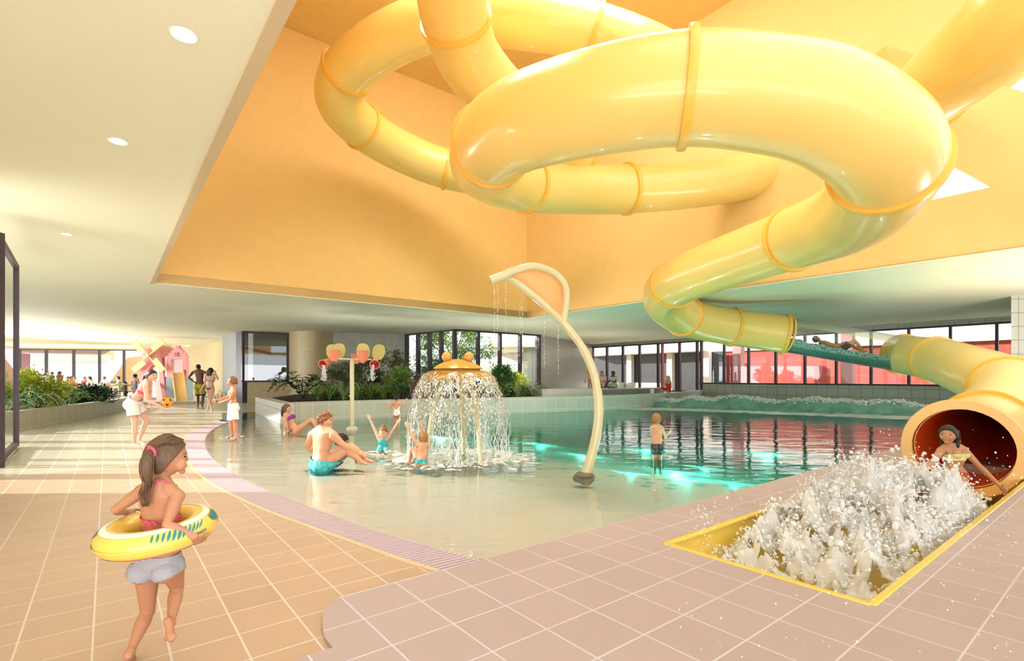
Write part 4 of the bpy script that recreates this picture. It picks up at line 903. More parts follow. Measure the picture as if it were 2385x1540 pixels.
# --- couple seen from behind
g = 24.2
J = pj(g, head=(462, 855, 0), neck=(463, 863, 0), pelvis=(466, 899, 0), Lsh=(449, 868, 0), Rsh=(478, 868, 0), Lel=(439.5, 880, -.15), Lwr=(454, 891, -.12), Rel=(489, 872, -.05), Rwr=(499, 872, .2), Lhip=(461, 900, 0), Rhip=(472, 900, 0), Lkn=(461, 922, .03), Lan=(461.5, 942, -.02), Ltoe=(459, 946, .18), Rkn=(473, 922, .03), Ran=(471, 942, -.02), Rtoe=(473, 946, .18))
b = Body('man in yellow green swim shorts with his back turned, one hand on his hip', J, 1.85, Vector((.1, 1, 0)), 'brown', 20, 1.05, False)
b.shorts(OLIVE, .80, .12, .03, flare=.03); b.cap(HR['black'], .22, -.25, 1.03)
sh = b.garment('shorts_hem', NAVY, np.minimum(b.legmask(.96), np.where(np.char.endswith(b.cls, 'l'), np.maximum(b.th['L'], b.th['R'])-.74, -1)), .036)
g = 20.4
J = pj(g, head=(490.8, 864, 0), neck=(491, 873, 0), pelvis=(489.5, 905, 0), Lsh=(479.5, 876, 0), Rsh=(503, 876, 0), Lel=(477, 894, -.05), Lwr=(468, 908, .02), Rel=(508, 885, -.02), Rwr=(501.5, 868, .12), Lhip=(485, 907, 0), Rhip=(494.5, 907, 0), Lkn=(489, 931, .06), Lan=(494, 955, -.08), Ltoe=(495, 960, .12), Rkn=(491, 931, .10), Ran=(483, 955, .05), Rtoe=(481, 960, .22))
b = Body('woman with long black hair in a purple bikini walking away beside the man', J, 1.70, Vector((.2, 1, 0)), 'fair', 18, .95, True)
b.brief(VIOLET, .06, high=.5, name='bikini_bottom'); b.band(VIOLET, .52, .60, back=.6)
b.cap(HR['black'], .3, -.45, 1.12, pts=[[(x, -.38, .1), (x*1.1, -.46, -.35), (x*1.05, -.42, -.85)] for x in (-.28, -.1, .1, .28)], rad=[(.2, .14)]*4, flat=.7)
# --- reclining woman
g = 12.55
J = pj(g, head=(668, 952, .1), neck=(666.5, 964.5, .1), pelvis=(690, 1001, .12), Lsh=(671, 968, .28), Rsh=(664.5, 968.5, -.06), Lel=(671, 986, .36), Lwr=(673, 1003, .40), Rel=(664, 988, -.1), Rwr=(663, 1006, -.12), Lhip=(693, 1001, .22), Rhip=(691, 1003, .02), Lkn=(723, 979, .3), Lan=(742, 1004, .3), Ltoe=(757, 1007, .3), Rkn=(726, 977, .02), Ran=(742, 1005, 0), Rtoe=(757, 1008, 0))
J['chest'] = D(676, 982, g+.1); J['Rhp'] = D(662, 1012, g-.2); J['Lhp'] = D(672, 1010, g+.45)
b = Body('woman in a purple bikini leaning back on her arms in the shallow water', J, 1.64, Vector((1, -.1, 0)), 'tan', 12, .92, True)
b.brief(VIOLET, .10, high=.5, name='bikini_bottom'); b.band(PURPLE, .60, .80, back=.3); b.facebits()
b.cap(HR['brown'], .3, -.45, 1.10, pts=[[(x, -.3, .2), (x*1.3, -.42, -.3), (x*1.3, -.40, -.85)] for x in (-.25, -.05, .2)]+[[(.36, .02, .1), (.40, -.05, -.4), (.36, -.08, -.8)]], rad=[(.2, .12)]*4, flat=.8)
# --- seated man and child
g = 7.55
J = pj(g, head=(758, 979, .05), neck=(753, 998, .05), pelvis=(750, 1076, .08), Lsh=(727, 1013, .22), Rsh=(776, 1015, -.06), Lel=(716, 1041, .30), Lwr=(742, 1062, .42), Rel=(801, 1038, -.02), Rwr=(834, 1053, .10), Lhip=(748, 1080, .2), Rhip=(757, 1081, -.02), Lkn=(817, 1040, .36), Lan=(852, 1069, .34), Ltoe=(872, 1074, .36), Rkn=(806, 1046, .06), Ran=(838, 1072, .08), Rtoe=(858, 1078, .1))
J['chest'] = D(748, 1038, g+.05); J['Rhp'] = D(850, 1060, g+.12); J['Rpn'] = Vector((.2, .6, -.8))
b = Body('man with short curly hair and teal swim shorts sitting in the shallow water', J, 1.72, Vector((1, .18, .02)), 'tan', 7.5, 1.12, False, .132, vox=.0075)
b.shorts(TEAL, .62, .10, .02, flare=.012); b.cap(HR['ginger'], .26, -.22, 1.05, curly=260); b.facebits()
g = 7.95
J = pj(g, head=(796, 1027, 0), neck=(790, 1041, 0), pelvis=(778, 1077, 0), Lsh=(792, 1046, .11), Rsh=(786, 1048, -.11), Lel=(812, 1052, .12), Lwr=(828, 1049, .04), Rel=(806, 1054, -.1), Rwr=(826, 1052, -.03), Lhip=(781, 1078, .06), Rhip=(779, 1079, -.06), Lkn=(818, 1050, .08), Lan=(834, 1074, .08), Ltoe=(848, 1078, .08), Rkn=(816, 1051, -.05), Ran=(832, 1075, -.05), Rtoe=(846, 1079, -.05))
b = Body('child with dark curly hair hugging bent knees behind the seated man', J, 1.15, Vector((1, .1, -.2)), 'olive', 8, .95, False, .17)
b.shorts(NAVY, .4, .12, .014); b.cap(HR['dark'], .2, -.3, 1.1, curly=200)
# --- girl in teal swimsuit, arms up, facing us
g = 9.25
J = pj(g, head=(893, 1006, -.03), neck=(893, 1019, 0), pelvis=(891, 1045, 0), Rsh=(882, 1021, 0), Lsh=(903, 1020, 0), Rel=(871, 997, 0), Rwr=(862, 977, 0), Lel=(915, 1002, 0), Lwr=(926, 986, 0), Rhip=(886, 1047, 0), Lhip=(897, 1047, 0), Rkn=(881, 1053, -.22), Ran=(884, 1056, .02), Rtoe=(884, 1056, .14), Lkn=(901, 1053, -.22), Lan=(898, 1056, .02), Ltoe=(898, 1056, .14))
J['Rpn'] = Vector((.3, -1, 0)); J['Lpn'] = Vector((-.3, -1, 0))
b = Body('laughing girl in a teal swimsuit with both arms raised, facing us in the shallows', J, 1.05, Vector((-.1, -1, -.25)), 'fair', 9, .95, True, .19, .2)
b.onepiece(TEAL, .80, .5); b.facebits(smile=1); b.cap(HR['ginger'], .28, -.3, 1.05, pts=[[(0, -.1, .5), (0, -.12, .62), (.02, -.12, .68)]], rad=[(.2, .1)], flat=1)
# --- blond boy, arms up, from behind
g = 7.85
J = pj(g, head=(986, 1019, .03), neck=(985, 1032, 0), pelvis=(981, 1075, 0), Lsh=(973, 1038, 0), Rsh=(994, 1037, 0), Lel=(961, 1018, .05), Lwr=(949, 996, .08), Rel=(990, 1012, .12), Rwr=(983, 993, .16), Lhip=(977, 1077, .02), Rhip=(987, 1077, 0), Lkn=(961, 1047, .18), Lan=(954, 1076, .2), Ltoe=(944, 1080, .25), Rkn=(968, 1046, .26), Ran=(961, 1076, .32), Rtoe=(952, 1080, .4))
J['Lhp'] = D(944, 984, g+.1); J['Rhp'] = D(980, 982, g+.18); J['hup'] = Vector((0, -.3, 1))
b = Body('blond boy in teal briefs sitting with arms raised towards the mushroom fountain', J, 1.02, Vector((-.55, 1, .35)), 'tan', 8, .95, False, .175, .25, vox=.0065)
b.brief(TEAL, .14, high=.25); b.cap(HR['blond'], .2, -.38, 1.06)
# --- small girl in white swimsuit from behind
g = 13.8
J = pj(g, head=(924, 927, 0), neck=(924, 937, 0), pelvis=(924, 965, 0), Lsh=(915.5, 941, 0), Rsh=(932.5, 941, 0), Lel=(907, 953, 0), Lwr=(900.5, 943, .03), Rel=(942, 947, 0), Rwr=(946, 934, .03), Lhip=(920, 966, 0), Rhip=(928, 966, 0), Lkn=(919, 981, .02), Lan=(920, 995, 0), Ltoe=(919, 998, .1), Rkn=(929, 981, .02), Ran=(928, 995, 0), Rtoe=(929, 998, .1))
b = Body('small girl in a white swimsuit with black hair bun standing back-on near the planter wall', J, .92, Vector((.1, 1, 0)), 'warm', 13, .98, True, .18)
b.onepiece(WHITE, .8, .42); b.cap(HR['black'], .25, -.3, 1.05, pts=[[(0, -.4, .25), (0, -.55, .3)]], rad=[(.16, .12)], flat=1)
# --- man sitting on the planter edge
g = 17.95
J = pj(g, head=(970, 882, .1), neck=(968, 892.5, .05), pelvis=(963, 922, .1), Lsh=(959, 896, .1), Rsh=(977, 897, -.05), Lel=(956, 911, .15), Lwr=(962, 922, .3), Rel=(979, 912, .1), Rwr=(984, 921, .3), Lhip=(960, 923, .15), Rhip=(967, 923, .1), Lkn=(967, 919, .7), Lan=(966, 938, .75), Ltoe=(970, 939, .95), Rkn=(976, 919, .65), Ran=(976, 938, .7), Rtoe=(982, 939, .9))
for q in ('Lan', 'Ltoe', 'Ran', 'Rtoe'): J[q].z = max(J[q].z, .56)
b = Body('dark-skinned man sitting on the planter edge beside the mushroom fountain, back to us', J, 1.75, Vector((.8, .6, 0)), 'dark', 17, 1.1, False)
b.shorts(NAVY, .5, .08, .02); b.cap(HR['black'], .25, -.22, 1.03)
# --- boy in black shorts
g = 8.75
J = pj(g, head=(1529, 976, .02), neck=(1529, 991, 0), pelvis=(1530.5, 1040, 0), Lsh=(1518.5, 997, 0), Rsh=(1541, 997, 0), Lel=(1519, 1018, .12), Lwr=(1536, 1022, .2), Rel=(1549, 1017, .06), Rwr=(1558, 1010, .14), Lhip=(1525, 1042, 0), Rhip=(1536, 1042, 0), Lkn=(1525, 1072, .02), Lan=(1525, 1098, 0), Ltoe=(1523, 1103, .15), Rkn=(1537, 1072, .02), Ran=(1538, 1098, 0), Rtoe=(1540, 1103, .15))
J['Rhp'] = D(1561, 1004, g+.12)
b = Body('small blond boy in black swim shorts standing in the pool with his back to us', J, 1.08, Vector((.35, 1, 0)), 'tan', 8.7, .98, False, .172, vox=.007)
b.shorts(BLACK, .52, .14, .012, flare=.006); b.cap(HR['blond'], .24, -.36, 1.08)
# --- woman in red
g = 26.2
J = pj(g, head=(1556, 880, 0), neck=(1556, 886.5, 0), pelvis=(1557, 909, 0), Lsh=(1550, 889, 0), Rsh=(1562, 890, 0), Lel=(1547, 897, .1), Lwr=(1541, 902, .25), Rel=(1563.5, 900, 0), Rwr=(1562, 909, .05), Lhip=(1554, 910, 0), Rhip=(1559, 910, 0), Lkn=(1542, 904, .3), Lan=(1539.5, 914, .3), Ltoe=(1537, 917, .5), Rkn=(1545, 905, .45), Ran=(1542, 914, .5), Rtoe=(1538, 917, .7))
b = Body('woman in a red swimsuit with long blond hair sitting on the wall above the waves', J, 1.6, Vector((-.5, 1, 0)), 'fair', 22, .9, True)
b.onepiece(RED, .82, .62); b.cap(HR['platinum'], .3, -.45, 1.1, pts=[[(x, -.36, .1), (x*1.1, -.44, -.4), (x, -.42, -1.0)] for x in (-.2, 0, .2)], rad=[(.2, .13)]*3)
# --- two people on the bench, one standing behind the pole, one behind the glass
g = 26.4
b = Body('person in a pale pink top sitting on the terrace bench, long dark hair', sit_j(D(1403, 903, g), R(200), 1.62, .24), 1.62, yawv(R(190)), 'tan', 24, .95); b.shirt(pmat('pink_top', RGB(236, 200, 194), .8), .1, .7); b.shorts(NAVY, .3, .2); b.cap(HR['dark'], .28, -.4, 1.1, pts=[[(x, -.3, 0), (x*1.1, -.36, -.8)] for x in (-.25, 0, .25)], rad=[(.18, .12)]*3)
b = Body('person in a green patterned dress sitting on the terrace bench, dark skin', sit_j(D(1431, 903, g), R(225), 1.62, .24), 1.62, yawv(R(235)), 'brown', 24, .95); b.shirt(pmat('green_print', RGB(150, 190, 160), .8, col2=RGB(220, 232, 214), noise_scale=20), -.1, .6); b.shorts(pmat('green_print', RGB(150, 190, 160)), .6, .2); b.cap(HR['black'], .26, -.3, 1.08, curly=60)
g = 24.6; p = D(1376, 924, g); p.z = .45
b = Body('person in a white bikini standing on the terrace behind the curved shower pole', stand_j(p, R(-20), 1.62, .22), 1.62, yawv(R(-20)), 'olive', 22, .95); b.brief(WHITE, .05, high=.45); b.band(WHITE, .6, .75, back=.6); b.cap(HR['dark'], .28, -.4, 1.06)
p = D(1198, 897, 33); p.z = 0
b = Body('person with a pink towel skirt standing in the garden behind the tall glazing', stand_j(p, R(200), 1.7, .1), 1.7, yawv(R(200)), 'tan', 26, .95); b.shorts(pmat('pink_skirt', RGB(226, 130, 160), .8), .95, .2, .03); b.band(WHITE, .55, .8, back=1); b.cap(HR['dark'], .28, -.4, 1.06)
# --- rider inside the clear tube
def ct(s, h, k): return ca+tt*(s*L_)-sz*(.5-h)+sx*k
J = {'head': ct(.27, .52, 0), 'neck': ct(.32, .44, 0), 'pelvis': ct(.475, .36, 0), 'Lsh': ct(.335, .42, .17), 'Rsh': ct(.335, .42, -.17), 'Lel': ct(.40, .36, .27), 'Lwr': ct(.45, .46, .2), 'Rel': ct(.40, .36, -.27), 'Rwr': ct(.46, .44, -.18), 'Lhip': ct(.48, .36, .09), 'Rhip': ct(.48, .36, -.09), 'Lkn': ct(.57, .66, .1), 'Rkn': ct(.59, .52, -.1), 'Lan': ct(.655, .40, .1), 'Ran': ct(.68, .38, -.1), 'Ltoe': ct(.69, .46, .1), 'Rtoe': ct(.72, .44, -.1)}
b = Body('person sliding feet first on the back through the clear tube section', J, 1.7, (UP*.75+tt*.5), 'warm', 15, .98, False); b.shorts(NAVY, .5, .1, .02); b.cap(HR['dark'], .25, -.3, 1.05)
# --- rider coming out of the red mouth
g = 6.35
J = pj(g, head=(2208, 1013, .1), neck=(2217, 1037, .15), pelvis=(2226, 1106, .1), Rsh=(2192, 1050, .1), Lsh=(2246, 1049, .2), Rel=(2172, 1078, -.05), Rwr=(2138, 1106, -.2), Lel=(2281, 1086, .1), Lwr=(2330, 1133, -.25), Rhip=(2214, 1110, .05), Lhip=(2240, 1112, .1), Rkn=(2186, 1128, -.6), Ran=(2150, 1150, -1.1), Rtoe=(2140, 1140, -1.25), Lkn=(2226, 1148, -.6), Lan=(2196, 1185, -1.1), Ltoe=(2186, 1176, -1.25))
J['chest'] = D(2221, 1072, g+.12); J['hup'] = UP
b = Body('woman in a pale yellow bikini sliding out of the red tube mouth, arms spread', J, 1.55, Vector((-.75, -.6, .05)), 'olive', 6.3, .9, True, .145, .3, vox=.0065)
b.band(pmat('pale_yellow', RGB(226, 220, 150), .6), .48, .70, back=.4); b.brief(RED, .06, high=.4); b.facebits()
b.cap(HR['black'], .3, -.45, 1.12, pts=[[(x, -.3, .2), (x*1.2, -.5, -.2), (x*1.2, -.46, -.7)] for x in (-.25, 0, .25)], rad=[(.22, .12)]*3, flat=.8)
# --- play area and cafe people
g = 27.2
p = D(314, 905, g); p.z = .0
b = Body('person with a dark hair bun in a blue swimsuit standing in the play area', stand_j(p, R(10), 1.55, .3, bend=(.5, .5)), 1.55, yawv(R(10)), 'olive', 22, .95); b.onepiece(BLUE, .85, .35); b.cap(HR['black'], .25, -.35, 1.1, pts=[[(0, -.45, .1), (0, -.6, .05)]], rad=[(.22, .18)], flat=1)
p = D(292, 905, 27); p.z = 0
b = Body('dark-haired child bending over the green water table', stand_j(p, R(250), 1.12, .3, bend=(.8, .8)), 1.12, yawv(R(250)), 'brown', 24, .95, headk=.17); b.shorts(NAVY, .5, .15); b.cap(HR['black'], .2, -.3, 1.12, curly=60)
CAFE = [(112, 866, 'st', 150, 'fair', 'ginger', RGB(232, 214, 206), 'guest standing in a pale top beside the cafe window post', 39), (122, 880, 'st', 200, 'olive', 'black', RGB(60, 110, 60), 'guest in dark green standing behind the yellow bush', 38),
        (138, 868, 'st', 80, 'brown', 'black', RGB(130, 50, 70), 'woman in a maroon dress with a ponytail walking past the cafe tables', 34), (155, 888, 'si', 100, 'tan', 'dark', RGB(216, 206, 190), 'guest in white seated at the left cafe table behind the bowed man', 36),
        (162, 890, 'si', 95, 'olive', 'black', RGB(190, 150, 110), 'man in a tan shirt bowed over the left cafe table', 34.5), (177, 888, 'si', 180, 'fair', 'ginger', RGB(232, 226, 214), 'guest in white seated at the far side of the middle cafe table', 38),
        (201, 884, 'si', 190, 'fair', 'blond', RGB(200, 90, 90), 'guest in red with a bright green bag seated by the far window post', 39), (214, 888, 'si', 265, 'tan', 'black', RGB(230, 220, 222), 'long-haired woman in pale pink seated facing left at the cafe table', 34.5),
        (238, 886, 'si', 20, 'fair', 'ginger', RGB(224, 214, 222), 'guest with ginger hair in a lilac top seated with back to us', 33.5), (281, 888, 'si', 240, 'tan', 'dark', RGB(214, 216, 226), 'guest in a pale shirt seated at the right end of the cafe', 33)]
CSEAT = []
for X, Y, kd, yw, sk_, hr, tc_, lab, g in CAFE:
    p = D(X, Y, g); k = 1.66
    if kd == 'st': p.z = .12; J = stand_j(p, R(yw), k, .12, bend=(.4, .2))
    else: p.z = .12+.45; J = sit_j(p, R(yw), k, .24); CSEAT.append((p.copy(), R(yw)))
    b = Body(lab, J, k, yawv(R(yw)), sk_, 30, .98, True, group='cafe guests', vox=.02)
    tm = pmat('cloth_%d' % X, tc_, .8); b.shirt(tm, -.02, .7, .016); b.shorts(pmat('cloth_dark', RGB(90, 84, 92), .8), .95 if kd == 'si' else .8, .1, .02)
    b.cap(HR[hr], .28, -.35, 1.1, pts=[[(0, -.4, .1), (0, -.55, -.3), (0, -.5, -.8)]] if X in (138, 214) else [], rad=[(.2, .12)] if X in (138, 214) else None)
# ---------------------------------------------------------------- water toys
def foammat(name='white_foam', a=.35, col=RGB(250, 250, 248)):
    if name in MATS: return MATS[name]
    m = bpy.data.materials.new(name); m.use_nodes = True; nt = m.node_tree; N = nt.nodes.new; L = nt.links.new; out = nt.nodes['Material Output']; b = nt.nodes['Principled BSDF']
    b.inputs['Base Color'].default_value = col; b.inputs['Roughness'].default_value = .12; b.inputs['Subsurface Weight'].default_value = 0; b.inputs['Specular IOR Level'].default_value = .8
    t = N('ShaderNodeBsdfTransparent'); mx = N('ShaderNodeMixShader'); mx.inputs[0].default_value = a; L(b.outputs[0], mx.inputs[1]); L(t.outputs[0], mx.inputs[2]); L(mx.outputs[0], out.inputs[0])
    MATS[name] = m; return m
FOAM = foammat(); DROP = foammat('clear_droplet', .45, RGB(244, 246, 246))
FLECK = foammat('glassy_water_fleck', .28, RGB(250, 246, 238)); MATS['glassy_water_fleck'].node_tree.nodes['Principled BSDF'].inputs['Metallic'].default_value = .55; MATS['glassy_water_fleck'].node_tree.nodes['Principled BSDF'].inputs['Roughness'].default_value = .05
SAGE = pmat('pale_sage_metal', RGB(216, 206, 160), .35, .5, coat=.3); GOLD = pmat('ochre_dome', RGB(214, 160, 66), .3, .5, coat=.4)
rr = random.Random(11)
# mushroom fountain
mc = D(1067, 1078, 8.6); mc.z = 0
mf = thing('mushroom_fountain', 'frog-eyed ochre mushroom fountain pouring a dome of water in the shallow pool', 'fountain', mc+UP*-.1)
MB().lathe([(.005, 1.665), (.11, 1.655), (.22, 1.625), (.32, 1.575), (.39, 1.53), (.415, 1.505), (.405, 1.495), (.2, 1.50), (.005, 1.51)], mc, 48).build('cap', GOLD, mf)
MB().lathe([(.20, 1.49), (.366, 1.488), (.40, 1.45), (.44, 1.40), (.36, 1.41), (.2, 1.42)], mc, 48).build('lip', GOLD, mf)
MB().lathe([(.355, 1.49), (.405, 1.455), (.46, 1.40), (.515, 1.33), (.50, 1.33), (.44, 1.40)], mc, 48).build('skirt', GOLD, mf)
for s in (-1, 1):
    e = mc+P2(s*.185, -.06, 1.70); MB().sphere(e, .085, 24, 16).build('eye', pmat('amber_ball', RGB(220, 168, 84), .12, .7, coat=.8), mf); MB().lathe([(.045, 1.62), (.04, 1.66)], e-UP*1.70, 16).build('eye_socket', GOLD, mf)
for a in (200, 320, 85):
    dx, dy = math.cos(R(a)), math.sin(R(a)); MB().tube(crom([mc+P2(dx*.20, dy*.20, 1.44), mc+P2(dx*.34, dy*.34, 1.1), mc+P2(dx*.46, dy*.46, .6), mc+P2(dx*.54, dy*.54, -.12)], 6), .042, 12).build('leg', SAGE, mf)
def dome_r(t):  # radius and height of the falling sheet, t 0..1
    return .42+.37*math.sin(math.pi/2*min(1, t*1.2))**.85, 1.47-1.48*t**1.7
def domept(t, a, o=0):
    r, z = dome_r(t); return mc+P2(math.cos(a)*(r+o), math.sin(a)*(r+o), z)
m = MB(); film = [[domept(t*.04, 2*math.pi*k/64, .004+.006*noise.noise((k*.7, t, 0))) for k in range(64)] for t in range(0, 8)]
m.rings(film, cap=False); sh = m.build('water_film', glassmat('golden_film', (.93, .84, .62), .10), mf, fix=False)
m = MB()
for q in range(7200):
    t = .13+rr.random()**.8*.79; a = rr.random()*2*math.pi
    if rr.random() < max(0, (t-.66)*2.4) or noise.noise((a*5, t*5, 2)) < -.32: continue
    p = domept(t, a, rr.gauss(0, .010+.02*t)); nn = P2(math.cos(a), math.sin(a), .5).normalized(); dn = (domept(min(1, t+.03), a)-domept(t, a)).normalized(); sd = dn.cross(nn)
    ang = rr.gauss(0, .5); ax_ = (dn*math.cos(ang)+sd*math.sin(ang)); sx_ = ax_.cross(nn); L2 = rr.uniform(.012, .042)*(1.15-.6*t); w_ = L2*rr.uniform(.18, .5); h = w_*.5
    m.add([p-ax_*L2, p+sx_*w_, p+ax_*L2*rr.uniform(.5, 1.2), p-sx_*w_, p+nn*h, p-nn*h], [(0, 1, 4), (1, 2, 4), (2, 3, 4), (3, 0, 4), (1, 0, 5), (2, 1, 5), (3, 2, 5), (0, 3, 5)])
tag(m.build('water_flecks', FLECK, mf, smooth=False, fix=False), kind='stuff')
m = MB()
for q in range(120):
    a = rr.random()*2*math.pi; t0 = rr.uniform(.60, .84); pts = []; o = rr.gauss(0, .06)
    for i in range(7):
        t = lerp(t0, 1.0, i/6); pts.append(domept(t, a+.12*noise.noise((a*9, i*.9, 0)), o+.09*noise.noise((a*7, i, 3))))
    m.tube(pts, [rr.uniform(.0012, .0065) for _ in pts], 5)
tag(m.build('falling_strands', FOAM, mf), kind='stuff')
def splash(name, c, rx, ry, hgt, n, lab=None, root=None, sz=(.004, .016), mat=None, cat='splash'):
    m = MB()
    for q in range(n):
        a = rr.random()*2*math.pi; rad = math.sqrt(rr.random()); x, y = math.cos(a)*rad*rx, math.sin(a)*rad*ry; z = abs(rr.gauss(0, hgt))*(1.1-rad*.6); s = rr.uniform(*sz); m.sphere(Vector(c)+P2(x, y, z), (s, s, s*rr.uniform(.5, 1.4)), 6, 4)
    o = m.build(name, mat or FOAM, root, fix=False); tag(o, lab, cat if lab else None, kind='stuff'); return o
def foamring(name, c, r0, r1, lab, hz=.03, root=None, n=220, sx=1, sy=1, seed=0, mat=None):
    """churned white water lying on the surface: ragged annulus with a bumpy top"""
    m = MB(); K = 17; rs = []
    for k in range(n):
        a = 2*math.pi*k/n; ro = r1*(1+.16*noise.noise((math.cos(a)*2.5+seed, math.sin(a)*2.5, 0))+.06*noise.noise((math.cos(a)*9, math.sin(a)*9, seed))); ri = r0*(1+.3*noise.noise((math.cos(a)*4, math.sin(a)*4, 7+seed))); row = []
        for j in range(K):
            t = j/(K-1); r = lerp(ri, ro, t); x, y = math.cos(a)*r*sx, math.sin(a)*r*sy; row.append(Vector(c)+P2(x, y, -.011+(hz*math.sin(math.pi*t)**.7*max(0, .45+.9*noise.noise((x*9, y*9, seed))+.4*noise.noise((x*26, y*26, seed))))))
        rs.append(row)
    m.v = [p for r in rs for p in r]; m.f = [(k*K+j, ((k+1) % n)*K+j, ((k+1) % n)*K+j+1, k*K+j+1) for k in range(n) for j in range(K-1) if (lambda p, t: noise.noise((p.x*4.5, p.y*7.5, seed))+.6*noise.noise((p.x*13, p.y*21, seed+3)) > -.12+1.1*abs(t-.45)**1.5*2)(m.v[k*K+j], j/(K-1))]
    o = m.build(name, mat or FOAM, root, fix=False); tag(o, lab, 'foam' if lab else None, kind='stuff'); return o
foamring('foam', mc, .30, 1.35, 'ring of white churned foam on the water around the mushroom fountain', .05, sx=1.15, sy=.9)
splash('spray', mc, .95, .85, .05, 900, 'white droplets bouncing off the water under the mushroom fountain')
for nm, px, r, lb in (('foam', (891, 1051, 9.25), .30, 'small patch of white foam around the girl in the teal swimsuit'), ('foam', (978, 1084, 7.82), .34, 'patch of white foam around the sitting blond boy'), ('foam', (1530, 1068, 8.75), .26, 'thin ring of foam round the boy in black shorts')):
    p = D(*px); p.z = 0; foamring(nm, p, r*.5, r, lb, .018, sx=1.3, seed=r*40, n=110)
p = D(541, 1020, 11.1); p.z = 0; splash('spray', p, .35, .25, .06, 60, 'few droplets kicked up at the feet of the boy holding out his hands')
# curved leaf shower
rb = D(1361, 1104, 7.15); rb.z = 0; g = 7.15
ls = thing('leaf_shower', 'tall curved pale pole ending in an orange leaf that drips water, standing in the pool', 'shower', rb-UP*.1)
DD = lambda X, Y, dd=0: D(X, Y, g+dd)
MB().tube(crom([DD(1361, 1112), DD(1378, 1060), DD(1391, 1000), DD(1394, 940), DD(1382, 868), DD(1354, 806), DD(1310, 750)], 8), [.075]*8+[.068]*20+[.060]*12+[.055]*9, 16).build('pole', SAGE, ls)
inner = crom([DD(1310, 750), DD(1258, 702, -.1), DD(1205, 660, -.2), DD(1172, 638, -.3)], 8); front = crom([DD(1310, 752), DD(1318, 700, .05), DD(1314, 664, .1), DD(1288, 636, .05), DD(1245, 621, -.1), DD(1205, 628, -.3), DD(1170, 642, -.42), DD(1142, 653, -.45)], 8)
MB().tube(front, .056, 14).build('outer_rib', SAGE, ls); MB().tube(inner, .05, 14).build('inner_rib', SAGE, ls)
m = MB(); n = 40; A_ = [along(inner, i/n) for i in range(n+1)]; B2 = [along(front, i/n*.93) for i in range(n+1)]; m.v = A_+B2; m.f = [(i, i+1, n+1+i+1, n+1+i) for i in range(n)]
o = m.build('leaf_panel', pmat('orange_panel', RGB(240, 178, 110), .4, .5), ls, fix=False); o.modifiers.new('t', 'SOLIDIFY').thickness = .02
m = MB().sphere(rb+UP*-.05, (.16, .13, .095), 18, 12); 
for i, v in enumerate(m.v): m.v[i] = v+(v-rb)*(.18*noise.noise(v*9))
m.build('base_rock', pmat('grey_rock', RGB(134, 120, 104), .8, noise_amt=.3, noise_scale=30), ls)
m = MB()
for X, Y0, Y1, dd in ((1151, 655, 830, -.4), (1159, 652, 800, -.4), (1178, 648, 830, -.3), (1211, 700, 790, -.2), (1217, 640, 800, -.2), (1268, 640, 860, 0), (1300, 700, 880, 0)):
    y = Y0
    while y < Y1:
        s = rr.uniform(.003, .008); m.sphere(DD(X+rr.gauss(0, .8), y, dd), (s*.7, s*.7, s*1.5), 6, 4); y += rr.uniform(2, 5)
tag(m.build('dripping_water', DROP, ls, fix=False), kind='stuff')
# tipping bucket tree
bp_ = D(820, 999, 13.55); bp_.z = 0; g = 13.55
bt = thing('bucket_tree', 'pale green water play post with leaf shapes and pink tipping buckets', 'water toy', bp_-UP*.12)
hub = D(820, 839, g)
MB().tube([bp_-UP*.15, hub], .055, 16).build('pole', SAGE, bt); MB().lathe([(.10, .07), (.13, .03), (.16, -.05)], bp_, 20).build('base', M['stone'], bt)
LG = pmat('olive_green_leaf', RGB(200, 190, 120), .4, .5); PB = pmat('coral_bucket', RGB(240, 140, 112), .35, .5); PB2 = pmat('coral_bucket_inside', RGB(232, 100, 96), .4, .5)
for s in (-1, 1):
    for dy in (-.25, .3): MB().tube([hub+UP*.02, hub+P2(s*.42, dy, .03)], .022, 10).build('arm', SAGE, bt)
    for px, dy, rot in ((s*.60, .3, .15), (s*.34, -.1, -.1)):
        c = hub+P2(px, dy, .02); pts = [c+P2(x*.17*(1 if True else 1)+s*rot*z*.3, 0, z*.42) for x, z in [(-.55, 0), (-.95, .28), (-1, .6), (-.7, .9), (0, 1.0), (.7, .9), (1, .6), (.95, .28), (.55, 0)]]; MB().prism(crom(pts, 4), (0, .03, 0)).build('leaf', LG, bt)
def bucket(c, ax, lab):
    z = ax.normalized(); x = z.orthogonal().normalized(); y = z.cross(x); o = MB().lathe([(.002, -.14), (.085, -.14), (.09, -.12), (.125, .12), (.135, .14), (.115, .14), (.08, -.11), (.002, -.115)], c, 24, (x, y, z)).build('bucket', PB, bt); MB().lathe([(.113, .135), (.079, -.10), (.002, -.10)], c, 24, (x, y, z)).build('bucket_inside', PB2, o, fix=False); return o
for s in (-1, 1):
    bucket(hub+P2(s*.38, -.28, .10), UP, ''); o = bucket(hub+P2(s*.64, -.15, -.08), P2(s*.25, -.9, -.35), '')
    m = MB()
    for q in range(260):
        t = rr.random(); w_ = .03+.05*t; p = hub+P2(s*.64+rr.gauss(0, w_)*.6-s*.03*t, -.30-.04*t, -.14-.40*t); q2 = rr.uniform(.004, .013); m.sphere(p, (q2, q2, q2*1.5), 6, 4)
    tag(m.build('pouring_water', DROP, bt, fix=False), kind='stuff')
bucket(hub+P2(-.08, .55, .06), UP, ''); bucket(hub+P2(.10, .6, .08), P2(.3, .2, 1), '')
